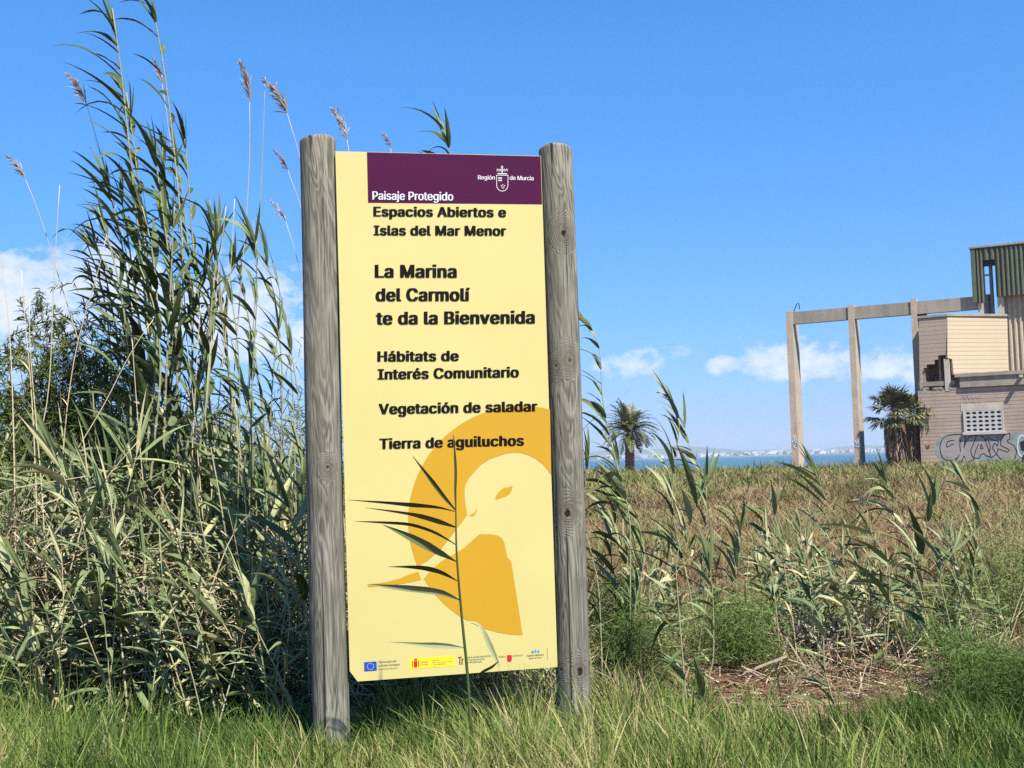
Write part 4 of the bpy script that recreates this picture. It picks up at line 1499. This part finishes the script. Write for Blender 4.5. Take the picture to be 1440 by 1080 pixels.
# --- young broad-leaved reeds filling the thicket (copies of a few plants)
protos = []
for k in range(9):
    rg = np.random.default_rng(500 + k)
    h = rg.uniform(1.0, 1.45)
    bend = rg.uniform(-.28, -.02)
    path = [np.array([0, 0, -.03]), np.array([bend * .15, 0, h * .4]), np.array([bend * .5, rg.uniform(-.05, .05), h * .75]), np.array([bend, rg.uniform(-.08, .08), h])]
    r = reed('young_reed', 'young broad leaved reed packed into the thicket next to the taller post', 'reed', 'young reeds of the thicket', path, .007, int(rg.integers(12, 18)), .08, rg.uniform(.34, .48), rg.uniform(.021, .029), rg.uniform(42, 68), .34, .45,
             (.32, .86) if k % 3 else (.2, .65), .55, 0, 500 + k, 3, origin=(0, 0, 0), dead_low=.2 if k % 4 == 0 else .0)
    protos.append(r)
fresh = set(range(9))


def place_young(px, y, top_py, k, rot, label=None, group=None):
    g = G(px, y)
    want = W(px, top_py, y)[2] - g[2]
    o = protos[k]
    if k in fresh:
        fresh.discard(k)
    else:
        o = copy_tree(protos[k])
    o.location = tuple(g)
    s = max(.25, want / 1.3)
    o.scale = (min(1.15, max(.6, s * 1.05)), min(1.15, max(.6, s * 1.05)), s)
    tr = np.random.default_rng(int(px * 7 + y * 1000) % 99991)
    o.rotation_euler = (tr.normal(0, .12), tr.normal(-.1, .16), rot)
    if label:
        o['label'] = label
    if group:
        o['group'] = group
    return o


rg = np.random.default_rng(77)
for i in range(105):
    y = rg.uniform(5.95, 8.2)
    px = rg.uniform(-40, 440) if i % 3 else rg.uniform(120, 440)
    top = rg.uniform(600, 830) - (y - 6) * 45
    top = max(top, 590 if px > 230 else 645)
    place_young(px, y, top, int(rg.integers(0, 9)), rg.normal(0, .7))

for i in range(14):
    y = rg.uniform(6.0, 8.0)
    place_young(rg.uniform(-240, -30), y, rg.uniform(620, 800), int(rg.integers(0, 9)), rg.normal(0, .8))
for i in range(58):                               # shorter, broad-leaved growth along the front of the thicket
    y = rg.uniform(5.85, 6.7)
    px = rg.uniform(-30, 436)
    place_young(px, y, rg.uniform(770, 905), int(rg.integers(0, 9)), rg.normal(0, .9))

# --- reeds of the open side, past the thinner post
RIGHT = [
    # pts, depth, leaves, L, width, start, ang, label
    ([(886, 860), (874, 720), (866, 620), (850, 540), (836, 485), (818, 440)], 6.9, 20, .30, .020, .35, 34, 'tall arching reed with dark hanging leaves just past the thinner post'),
    ([(960, 830), (956, 720), (951, 640), (947, 590), (944, 552)], 7.6, 16, .30, .017, .35, 22, 'upright reed with leaves held close, in line with the lone date palm'),
    ([(998, 830), (990, 740), (982, 670), (974, 620), (966, 585)], 7.8, 14, .28, .015, .4, 30, 'slim reed leaning beside the upright one with a leaf crossing the sea'),
    ([(838, 920), (834, 820), (830, 720), (828, 640)], 6.6, 14, .28, .016, .3, 30, 'thin reed hugging the edge of the thinner post'),
    ([(874, 860), (870, 780), (866, 700), (858, 640)], 7.2, 18, .30, .018, .25, 24, 'bushy reed in front of the date palm trunk'),
    ([(905, 850), (898, 780), (888, 720), (880, 690)], 7.0, 18, .30, .020, .15, 20, 'stiff fan of dark reed leaves low between post and upright reed'),
    ([(953, 1000), (956, 880), (962, 780), (972, 715), (988, 668)], 6.1, 13, .33, .021, .12, 62, 'near reed with level leaves stretching toward the thinner post'),
    ([(1196, 880), (1176, 780), (1156, 720), (1143, 660)], 7.7, 15, .32, .022, .3, 55, 'reed leaning toward the sign with broad dark leaves below the first column'),
    ([(1282, 880), (1272, 780), (1264, 710), (1254, 668)], 7.9, 12, .34, .020, .35, 34, 'pale reed with one upright blade below the fan palms'),
    ([(1306, 960), (1305, 840), (1304, 760), (1303, 700)], 7.2, 18, .34, .021, .12, 34, 'dense straight reed with drooping blades below the graffiti wall'),
    ([(1374, 930), (1372, 800), (1366, 720), (1358, 668)], 7.6, 13, .28, .017, .3, 30, 'slender reed standing nearest the frame edge below the graffiti'),
    ([(1078, 900), (1086, 820), (1094, 750), (1100, 700)], 7.9, 12, .30, .018, .25, 42, 'reed with a bent tip below the first concrete column'),
    ([(1052, 900), (1046, 820), (1040, 770), (1030, 735)], 7.6, 14, .30, .018, .2, 34, 'short spiky reed above the low green shrub'),
    ([(1256, 960), (1246, 860), (1240, 790), (1232, 742)], 7.1, 15, .36, .020, .2, 60, 'reed with a long pale folded leaf above the straw heap'),
    ([(1336, 960), (1330, 880), (1334, 810), (1340, 770)], 7.0, 14, .30, .017, .15, 48, 'low leafy reed beside the dense straight one'),
    ([(1186, 1040), (1172, 940), (1150, 880), (1128, 835)], 5.9, 7, .26, .017, .15, 35, 'near slim reed rising from the grass before the bare red earth'),
    ([(985, 1020), (992, 930), (1000, 850), (1012, 790)], 6.3, 12, .30, .017, .1, 55, 'leaning reed beside the low green shrub'),
]
for i, (pts, y, nl, L, wd, st_, an, lab) in enumerate(RIGHT):
    reed('young_reed', lab, 'reed', 'reeds of the open side', px_path([(px_ + 14 * math.sin(j_ * 1.9 + i * 2.3), py_) for j_, (px_, py_) in enumerate(pts)], y), .0058, int(nl * 1.15), st_, L * 1.1, wd * 1.3, an * 1.2, .34, .75, (.15, .85), .45, 0, 600 + i, 3)
reed('dry_reed', 'brown bent dead stalk rising out of the straw heap', 'reed', None, px_path([(1128, 930), (1150, 855), (1188, 775), (1226, 690)], 7.2), .011, 3, .05, .3, .014, 25, .3, .3, (.85, 1.0), .15, 0, 640, 0)
reed('dry_reed', 'thin pale stalk slanting up beside the date palm', 'reed', None, px_path([(800, 620), (850, 575), (902, 534)], 6.9), .004, 0, .05, .3, .01, 25, .3, .3, (.85, 1.0), .5, 0, 641, 0)

rgd = np.random.default_rng(23)
for i in range(22):                               # dead stalks leaning through the open growth
    px = rgd.choice([rgd.normal(1190, 90), rgd.uniform(840, 1030), rgd.uniform(1250, 1420)])
    y = rgd.uniform(6.9, 8.8)
    t0 = rgd.uniform(690, 850)
    dx = rgd.normal(0, 75)
    g0 = 642 + 1.4 * F / y
    reed('dry_reed', 'dead straw stalk leaning through the green reeds beyond the bare earth', 'reed', 'dead stalks of the open growth', px_path([(px, g0), (px + dx * .4, g0 * .5 + t0 * .5), (px + dx, t0)], y), .0045, int(rgd.integers(0, 4)), .3, .24, .009, 45, .5, .5, (.8, 1.0), rgd.uniform(.6, .95), 0, 660 + i, 0)

protos = []
for k in range(6):
    rg = np.random.default_rng(700 + k)
    h = 1.3
    bend = rg.uniform(-.3, .1)
    path = [np.array([0, 0, -.03]), np.array([bend * .2, 0, h * .45]), np.array([bend, rg.uniform(-.1, .1), h])]
    protos.append(reed('young_reed', 'young grey green reed growing in the open scrub beyond the bare earth', 'reed', 'young reeds of the scrub edge', path, .006, 14, .06, .38, .026, 58, .34, .6, (.35, .9), .55, 0, 700 + k, 3, origin=(0, 0, 0), dead_low=.25 if k % 2 else 0))
fresh = set(range(6))
rg = np.random.default_rng(99)
for i in range(112):
    u = rg.random()
    px = rg.normal(1200, 85) if u < .5 else (rg.uniform(835, 1010) if u < .75 else rg.uniform(1060, 1420))
    y = rg.uniform(6.9, 9.4)
    place_young(px, y, rg.uniform(735, 850), int(rg.integers(0, 6)), rg.normal(0, 1.2))

# --- the single reed standing close in front of the board, every leaf a part
fr = thing('young_reed', 'single dark reed standing in front of the yellow board with leaves all to one side', 'reed', W(663, 1120, 4.86))
fo = np.array(fr.location)
stem_px = [(666, 1120), (663, 1040), (660, 985), (656, 930), (650, 875), (646.5, 835), (643.5, 800), (641.5, 770), (641, 716), (641, 680), (640, 650), (637, 611)]
sp_path = smooth_path([W(x, y, 4.86) for x, y in stem_px], 36) - fo
MB().tube(sp_path, np.interp(np.linspace(0, 1, 36), [0, .3, .6, .8, 1], [.0075, .0068, .005, .003, .0012]), 7, .1).build('stem', M['reed_leaf'], fr, smooth=True)


def px_leaf(pts, widths, y0, y1, tint, tilt, parent, fold=.4):
    P = smooth_path([W(x, y, 1.0 * y0 + (y1 - y0) * i / (len(pts) - 1)) for i, (x, y) in enumerate(pts)], 16)
    D = nrm(np.gradient(P, axis=0))
    V = nrm(EYE - P)
    sd_ = nrm(np.cross(D, V))
    nv = nrm(np.cross(sd_, D))
    tl = np.radians(np.interp(np.linspace(0, 1, 16), np.linspace(0, 1, len(tilt)), tilt))[:, None]
    s2 = sd_ * np.cos(tl) + nv * np.sin(tl)
    n2 = nrm(np.cross(s2, D))
    wd = np.interp(np.linspace(0, 1, 16), np.linspace(0, 1, len(widths)), widths) * y0 / F / 2
    S = s2 * wd[:, None]
    mb = MB().ribbons((P - fo)[None], S[None], [tint], (-n2 * wd[:, None] * fold)[None])
    return mb.build('leaf', M['reed_leaf'], parent)


LV = [
    ([(641, 718), (625, 700), (604, 672), (580, 641)], [2, 6, 7, 4, .5], 4.86, 4.80, .25, [20, 30]),
    ([(641, 720), (618, 713), (588, 711), (545, 707), (489, 703)], [1.5, 7, 10, 6, 3, .5], 4.86, 4.78, .12, [60, 50, 40]),
    ([(642, 742), (616, 733), (585, 724), (552, 719), (514, 714)], [2, 9, 10, 6, 3, .5], 4.86, 4.8, .3, [30, 55, 45]),
    ([(641, 766), (612, 748), (578, 737), (545, 735), (498, 733)], [2, 7, 8, 7, 4, .5], 4.86, 4.82, .12, [60, 55, 50]),
    ([(642, 790), (618, 777), (592, 763), (566, 750), (538, 738)], [2, 10, 13, 11, 6, .6], 4.86, 4.76, .45, [50, 20, 15]),
    ([(643, 817), (622, 805), (600, 799), (575, 797), (545, 797)], [2, 9, 11, 8, 4, .5], 4.86, 4.8, .12, [60, 50, 50]),
    ([(646, 844), (622, 833), (592, 829), (556, 826), (519, 822)], [2, 9, 11, 10, 6, 1], 4.86, 4.74, .62, [25, 35, 15]),
    ([(652, 911), (625, 908), (600, 907), (575, 905), (547, 903)], [1.5, 7, 8, 5, 3, .5], 4.86, 4.8, .7, [10, 15, 10]),
    ([(650, 875), (662, 874), (672, 875), (680, 886), (688, 906), (703, 938)], [1.5, 3, 5, 8, 8, 6, .6], 4.86, 4.9, .7, [60, 40, 10, 0]),
    ([(701, 930), (692, 938), (682, 943), (672, 948)], [1, 4, 5, .5], 4.86, 4.9, .2, [30, 40]),
    ([(641, 716), (640, 690), (641, 665), (638, 612)], [2, 4, 4, .5], 4.86, 4.84, .12, [20, 20]),
]
for a in LV:
    px_leaf(a[0], a[1], a[2], a[3], a[4], a[5], fr)

# ------------------------------------------------------------------ shrubs


def feathery_shrub(name, label, x, y, rx, ry, h, n, mat, seed, tint=(.2, .8), needle=(.05, .11), wd=.0024, group=None, nb=46, low=.1):
    rg = np.random.default_rng(seed)
    root = thing(name, label, 'shrub', (x, y, float(ground_z(x, y))), 0, group)
    a = rg.uniform(0, 2 * math.pi, nb)
    u = rg.uniform(.0, 1, nb) ** .7
    rad = np.sqrt(np.clip(1 - u ** 2, .05, 1)) * rg.uniform(.35, 1.3, nb)
    tip = np.stack([np.cos(a) * rad * rx, np.sin(a) * rad * ry, h * (low + (1 - low) * u) * rg.uniform(.6, 1.12, nb)], -1)
    base = np.stack([np.cos(a), np.sin(a), np.zeros(nb)], -1) * np.array([rx, ry, 0]) * .15
    m_ = base * .4 + tip * .6 + np.array([0, 0, .12 * h])
    tw = MB()
    for i in range(nb):
        tw.tube(smooth_path([base[i], m_[i], tip[i]], 8), np.linspace(.007, .0015, 8) * (h / 1.2) ** .5, 4, .5, False)
    tw.build('branches', M['twig'], root)
    b = rg.integers(0, nb, n)
    t = 1 - rg.uniform(0, 1, n) ** 1.5 * .8
    p = np.where(t[:, None] < .6, base[b] + (m_[b] - base[b]) * (t / .6)[:, None], m_[b] + (tip[b] - m_[b]) * ((t - .6) / .4)[:, None])
    k = rg.integers(0, 2600, n)                    # needles gather on sub-twigs
    off = rg.normal(0, 1, (2600, 3)) * np.array([rx, ry, h * .6]) * .13
    d1 = nrm(rg.normal(0, 1, (2600, 3)) + np.array([-.15, 0, .55]))
    along = rg.uniform(0, 1, n)[:, None] * .16 * (h ** .4)
    bk = rg.integers(0, nb, 2600)
    tk = 1 - rg.uniform(0, 1, 2600) ** 1.6 * .75
    pk = np.where(tk[:, None] < .6, base[bk] + (m_[bk] - base[bk]) * (tk / .6)[:, None], m_[bk] + (tip[bk] - m_[bk]) * ((tk - .6) / .4)[:, None]) + off
    p = pk[k] + d1[k] * along
    p[:, 2] = np.maximum(p[:, 2], .01)
    d = nrm(d1[k] * .8 + rg.normal(0, .65, (n, 3)))
    L = rg.uniform(*needle, n)
    P = np.stack([p, p + d * (L * .5)[:, None], p + d * L[:, None] + np.array([0, 0, -.1]) * L[:, None]], 1)
    S = nrm(np.cross(d, rg.normal(size=(n, 3))))[:, None] * np.array([wd, wd * 1.1, wd * .2])[None, :, None]
    fo_ = MB().ribbons(P, S, rg.uniform(tint[0], tint[1], n) * .6 + .4 * rg.uniform(tint[0], tint[1], 2600)[k])
    fo_.build('foliage', M[mat], root)
    return root


def shrub_px(name, label, px, y, top, halfw, n, mat, seed, group=None, **kw):
    g = G(px, y)
    h = W(px, top, y)[2] - g[2]
    rx = halfw * y / F
    return feathery_shrub(name, label, g[0], g[1], rx, rx * kw.pop('deep', .9), h, n, mat, seed, group=group, **kw)


shrub_px('dark_shrub', 'large dark feathery bush behind the dry stalks, biggest in the thicket', 105, 8.7, 478, 180, 85000, 'shrub', 31, needle=(.035, .085), wd=.0038, tint=(.25, .85), nb=150, low=.15)
shrub_px('dark_shrub', 'dark feathery bush reaching in at the edge of the thicket', -60, 8.2, 530, 140, 40000, 'shrub', 32, needle=(.035, .085), wd=.0038, tint=(.3, .9), nb=80)
shrub_px('dark_shrub', 'thin sparse bush under the tall clump, showing sky through it', 290, 9.3, 555, 150, 20000, 'shrub', 33, needle=(.06, .14), wd=.0036, tint=(.3, .95), nb=70)
shrub_px('dark_shrub', 'low sparse bush behind the taller post', 420, 9.0, 560, 110, 8000, 'shrub', 34, needle=(.06, .14), wd=.003, nb=60)
FS = dict(needle=(.02, .055), wd=.0013)
shrub_px('low_shrub', 'bright green feathery low shrub between the bare earth and the leaning reeds', 1035, 7.1, 846, 88, 9500, 'fine_shrub', 41, tint=(.3, .9), **FS)
shrub_px('low_shrub', 'green feathery low shrub against the foot of the thinner post', 862, 7.3, 790, 62, 7000, 'fine_shrub', 42, tint=(.2, .9), **FS)
shrub_px('low_shrub', 'green low shrub below the bushy reed at the post', 900, 6.8, 850, 50, 5000, 'fine_shrub', 43, tint=(.1, .7), **FS)
shrub_px('low_shrub', 'wide green low shrub at the edge of the bare red earth', 1375, 6.5, 895, 90, 10500, 'fine_shrub', 44, tint=(.2, .85), **FS)
shrub_px('low_shrub', 'grey green wispy shrub behind the wide one', 1425, 8.4, 730, 90, 6500, 'fine_shrub', 45, tint=(.5, 1.0), nb=70, needle=(.03, .08), wd=.0018)
shrub_px('low_shrub', 'small green tuft shrub behind the straw heap', 1290, 7.6, 868, 56, 4200, 'fine_shrub', 46, tint=(.4, .95), **FS)
shrub_px('low_shrub', 'thin olive shrub between the straight reed and the frame edge', 1350, 7.9, 800, 60, 4200, 'fine_shrub', 48, tint=(.6, 1.0), **FS)
shrub_px('low_shrub', 'low dark green shrub closing the grass beside the frame edge', 1435, 5.85, 930, 100, 12000, 'fine_shrub', 47, tint=(.0, .45), **FS)

shrub_px('low_shrub', 'green low shrub half hidden behind the yellow board', 700, 8.2, 830, 90, 6000, 'fine_shrub', 49, tint=(.3, .9), **FS)

# ------------------------------------------------------------------ undergrowth, straw, grass, scrub: nobody could count these


def vnoise(x, y, seed):
    t_ = np.random.default_rng(seed).random((64, 64))
    xi, yi = np.floor(x).astype(int), np.floor(y).astype(int)
    fx, fy = x - xi, y - yi
    fx, fy = fx * fx * (3 - 2 * fx), fy * fy * (3 - 2 * fy)
    g_ = lambda a, b: t_[a % 64, b % 64]
    return (g_(xi, yi) * (1 - fx) + g_(xi + 1, yi) * fx) * (1 - fy) + (g_(xi, yi + 1) * (1 - fx) + g_(xi + 1, yi + 1) * fx) * fy


def scatter(n, pxr, yr, hfun, rg):
    y = rg.uniform(*yr, n)
    px = rg.uniform(*pxr, n)
    x = (px - 720) / F * y
    gz = ground_z(x, y)
    z = gz + rg.random(n) ** .8 * hfun(px, y)
    return np.stack([x, y, z], -1), gz


rg = np.random.default_rng(60)
hl = lambda px, y: np.where(px < 215, 1.45, np.where(px < 440, 1.05, .45)) * (.85 + .15 * np.sin(px * .05))
p, gz = scatter(18000, (-260, 800), (6.3, 9.2), hl, rg)
d = nrm(rg.normal(0, 1, p.shape) + np.array([-.25, 0, .5]))
n = len(p)
mb = MB()
add_leaves(mb, rg, p, d, rg.uniform(.12, .34, n), rg.uniform(.003, .009, n), rg.uniform(.1, .8, n), WIND * .3, np.clip(rg.normal(.58, .28, n), 0, 1), nrm(rg.normal(size=p.shape)))
tag(mb.build('undergrowth', M['reed_leaf']), 'tangled green undergrowth filling the reed thicket', 'undergrowth', kind='stuff')

p, gz = scatter(10800, (-260, 800), (6.2, 9.0), lambda px, y: hl(px, y) * .85, rg)
n = len(p)
d = nrm(rg.normal(0, 1, p.shape) * np.array([1, 1, .8]) + np.array([0, 0, .35]))
P, D = leaf_curves(rg, p, d, rg.uniform(.15, .6, n), rg.uniform(.0, .5, n), WIND * .1, 5)
S = nrm(np.cross(D, rg.normal(size=(n, 1, 3)))) * rg.uniform(.0012, .0038, n)[:, None, None]
mb = MB().ribbons(P, S, np.clip(rg.normal(.62, .28, n), 0, 1))
# straw heap and litter on the bare earth
n = 4200
y = np.where(rg.random(n) < .86, rg.normal(7.45, .36, n), rg.uniform(6.2, 7.1, n))
px = rg.normal(1140, 105, n)
x = (px - 720) / F * y
z = ground_z(x, y) + rg.random(n) ** 2 * .22 * np.exp(-((px - 1130) / 110) ** 2 - ((y - 7.45) / .5) ** 2) + .012
d = nrm(rg.normal(0, 1, (n, 3)) * np.array([1, .8, .22]) + np.array([0, 0, .05]))
P, D = leaf_curves(rg, np.stack([x, y, z], -1), d, rg.uniform(.06, .34, n), rg.uniform(.0, .25, n), WIND * 0, 5)
P[..., 2] = np.maximum(P[..., 2], ground_z(P[..., 0], P[..., 1]) + .006)
S = nrm(np.cross(D, rg.normal(0, .5, (n, 1, 3)) + np.array([0, 0, 1.0]))) * (rg.uniform(.0012, .0045, n) * np.where(rg.random(n) < .10, 1.9, 1))[:, None, None]
mb.ribbons(P, S, np.clip(rg.normal(.30, .32, n), 0, 1))
n = 520                                           # broken stubs still standing in the heap
y = rg.normal(7.6, .45, n)
px = rg.normal(1165, 95, n)
x = (px - 720) / F * y
d = nrm(rg.normal(0, .38, (n, 3)) + np.array([0, 0, 1.0]))
P, D = leaf_curves(rg, np.stack([x, y, ground_z(x, y) - .02], -1), d, rg.uniform(.06, .36, n), rg.uniform(0, .15, n), WIND * 0, 4)
S = nrm(np.cross(D, rg.normal(size=(n, 1, 3)))) * rg.uniform(.0016, .0045, n)[:, None, None]
mb.ribbons(P, S, np.clip(rg.normal(.55, .28, n), 0, 1))
tag(mb.build('straw_litter', M['straw']), 'dead reed straw lying in the thicket and over the bare earth', 'straw', kind='stuff')


def blades(mb, x, y, h, lean, wd, tint, rg, curl=.5):
    n = len(x)
    base = np.stack([x, y, ground_z(x, y) - .01], -1)
    d = nrm(np.stack([lean[:, 0], lean[:, 1], np.ones(n)], -1))
    P = np.zeros((n, 5, 3))
    P[:, 0] = base
    bend = np.stack([lean[:, 0], lean[:, 1], -.35 * np.ones(n)], -1)
    for j in range(4):
        P[:, j + 1] = P[:, j] + d * (h / 4)[:, None]
        d = nrm(d + bend * curl * (j + 1) * .17)
    a = rg.uniform(0, math.pi, n)
    s_ = np.stack([np.cos(a), np.sin(a) * .6, np.zeros(n)], -1)
    S = s_[:, None] * (wd[:, None] * np.array([.8, 1, .9, .6, .08])[None])[..., None]
    mb.ribbons(P, S, tint)


rg = np.random.default_rng(61)
mb = MB()
nt = 5000
ty = 4.15 + rg.random(nt) ** .8 * 2.45
tpx = rg.uniform(-300, 1900, nt)
tpx[:260] = rg.uniform(560, 820, 260)
ty[:260] = rg.uniform(4.2, 4.95, 260)
tpx[260:350] = rg.uniform(420, 520, 90)
ty[260:350] = rg.uniform(5.05, 5.45, 90)
keep = (ty < np.where(tpx > 980, 5.95, 6.6) + .12 * np.sin(tpx * .021)) & ~((np.abs(tpx - 30) < 45) & (ty < 5.4) & (rg.random(nt) < .5))
gx = (tpx - 720) / F * ty
pn = vnoise(gx * 3.2 + 5, ty * 4.0, 6)
keep &= (pn > .20) | (rg.random(nt) < .3)
ty, tpx, pn = ty[keep], tpx[keep], pn[keep]
tx = (tpx - 720) / F * ty
nt = len(tx)
th = rg.uniform(.08, .27, nt) * (.62 + .75 * pn) * np.where((tpx > 540) & (tpx < 840) & (ty < 5.2), 1.35, 1) * np.where(tpx < 450, 1.35, 1) * (1 + .35 * np.sin(tx * 2.1 + ty * 1.3)) * np.where((tpx > 980) & (ty > 5.3), 1.15, 1)
tt = np.clip(.38 + .18 * np.sin(tx * 1.7 + 1) + rg.normal(0, .12, nt) - .03 * (tpx > 1000), .02, .95)
dry = .8 * (vnoise(tx * 2.2, ty * 3.1 + 3, 12) > .68) + np.exp(-((tpx - 30) / 70) ** 2) * (ty < 5.5) + .25 * np.exp(-((tpx - 780) / 110) ** 2) * (ty < 5.3)
tt = np.clip(tt + .5 * dry * rg.random(nt), 0, 1)
tl = np.stack([rg.normal(-.16, .22, nt), rg.normal(0, .2, nt)], -1)
ex = 120                                          # stray tufts out on the bare earth and in the straw
ey = rg.uniform(5.9, 8.0, ex)
epx = rg.normal(1150, 120, ex)
tx, ty, tpx = np.concatenate([tx, (epx - 720) / F * ey]), np.concatenate([ty, ey]), np.concatenate([tpx, epx])
th, tt, tl = np.concatenate([th, rg.uniform(.05, .16, ex)]), np.concatenate([tt, rg.uniform(.2, .9, ex)]), np.concatenate([tl, rg.normal(0, .4, (ex, 2))])
nt += ex
per = 20
i = np.repeat(np.arange(nt), per)
n = len(i)
blades(mb, tx[i] + rg.normal(0, .045, n), ty[i] + rg.normal(0, .045, n), th[i] * rg.uniform(.55, 1.35, n), tl[i] + rg.normal(0, .22, (n, 2)), rg.uniform(.0013, .0038, n) * np.where(rg.random(n) < .14, 2.0, 1), np.clip(tt[i] + rg.normal(0, .2, n), 0, 1), rg, .8)
tag(mb.build('grass', M['grass']), 'green grass growing round the feet of the posts', 'grass', kind='stuff')

# low scrub of the field, from the bare earth out to the sea
rg = np.random.default_rng(62)
mb = MB()
nt = 24000
iy = rg.uniform(1 / 116, 1 / 7.6, nt)
ty = np.where(rg.random(nt) < .35, rg.uniform(25, 116, nt), 1 / iy)
tpx = rg.uniform(470, 1870, nt)
keep = ~((ty < 8.3) & (tpx > 1020) & (tpx < 1270) & (rg.random(nt) < .75))
ty, tpx = ty[keep], tpx[keep]
tx = (tpx - 720) / F * ty
nt = len(tx)
lx = tx / ty * 10                                   # patches grow with distance
ly = np.log(ty) * 9
nz = (vnoise(tx * .35, ty * .16, 1) - .5) * 2 + (vnoise(lx * 1.1, ly * 1.5, 2) - .5) * 2.4 + (vnoise(lx * 3.1, ly * 4.0, 3) - .5) * 1.6
hz_ = vnoise(lx * 2.3 + 9, ly * 2.2, 4) ** 2
base_t = np.interp(ty, [7, 10, 14, 20, 32, 45, 70, 116], [.72, .68, .58, .40, .24, .46, .74, .70])
tt = np.clip(base_t + .28 * nz + rg.normal(0, .10, nt), 0, 1)
th = np.interp(ty, [7, 12, 20, 40, 116], [.14, .20, .24, .30, .60]) * rg.uniform(.4, 1.3, nt) * (.5 + 2.0 * hz_)
spread = np.interp(ty, [7, 20, 60, 116], [.08, .16, .35, .6])
bc = rg.integers(0, nt, 250)                       # denser, greener clumps standing out of the carpet
nb_ = 16
bi = np.repeat(bc, nb_)
tx = np.concatenate([tx, tx[bi] + rg.normal(0, 1, len(bi)) * spread[bi] * 1.3])
ty = np.concatenate([ty, ty[bi] + rg.normal(0, 1, len(bi)) * spread[bi] * .8])
tt = np.concatenate([tt, np.repeat(rg.choice([.95, .85, .15, .8], 250), nb_) + rg.normal(0, .06, len(bi))])
th = np.concatenate([th, np.repeat(rg.uniform(1.3, 2.2, 250), nb_) * np.interp(ty[bi], [7, 12, 20, 40, 116], [.12, .18, .24, .32, .55]) * rg.uniform(.6, 1.1, len(bi))])
spread = np.concatenate([spread, spread[bi] * .7])
nt = len(tx)
per = 13
i = np.repeat(np.arange(nt), per)
n = len(i)
wd = np.maximum(.0018, ty * .00042)[i] * rg.uniform(.5, 1.2, n)
blades(mb, tx[i] + rg.normal(0, 1, n) * spread[i], ty[i] + rg.normal(0, 1, n) * spread[i], th[i] * rg.uniform(.5, 1.3, n), rg.normal(0, .95, (n, 2)) + np.array([-.1, 0]), wd, np.clip(tt[i] + rg.normal(0, .1, n), 0, 1), rg, .5)
tag(mb.build('scrub', M['field']), 'low brown and olive salt scrub covering the field to the sea', 'scrub', kind='stuff')

# ------------------------------------------------------------------ sea air
hz = MB().box(-6500, 6500, -70, 7700, -12, 130).build('haze', M['twig'])
hm = bpy.data.materials.new('haze')
hm.use_nodes = True
ht = NT(hm.node_tree)
vp = ht.n('VolumePrincipled')
vp.inputs['Color'].default_value = (.80, .88, 1.0, 1)
vp.inputs['Density'].default_value = 0.00012
vp.inputs['Anisotropy'].default_value = 0.2
ho = ht.n('OutputMaterial')
ht.t.links.new(vp.outputs[0], ho.inputs['Volume'])
hz.data.materials.clear()
hz.data.materials.append(hm)
tag(hz, kind='stuff')
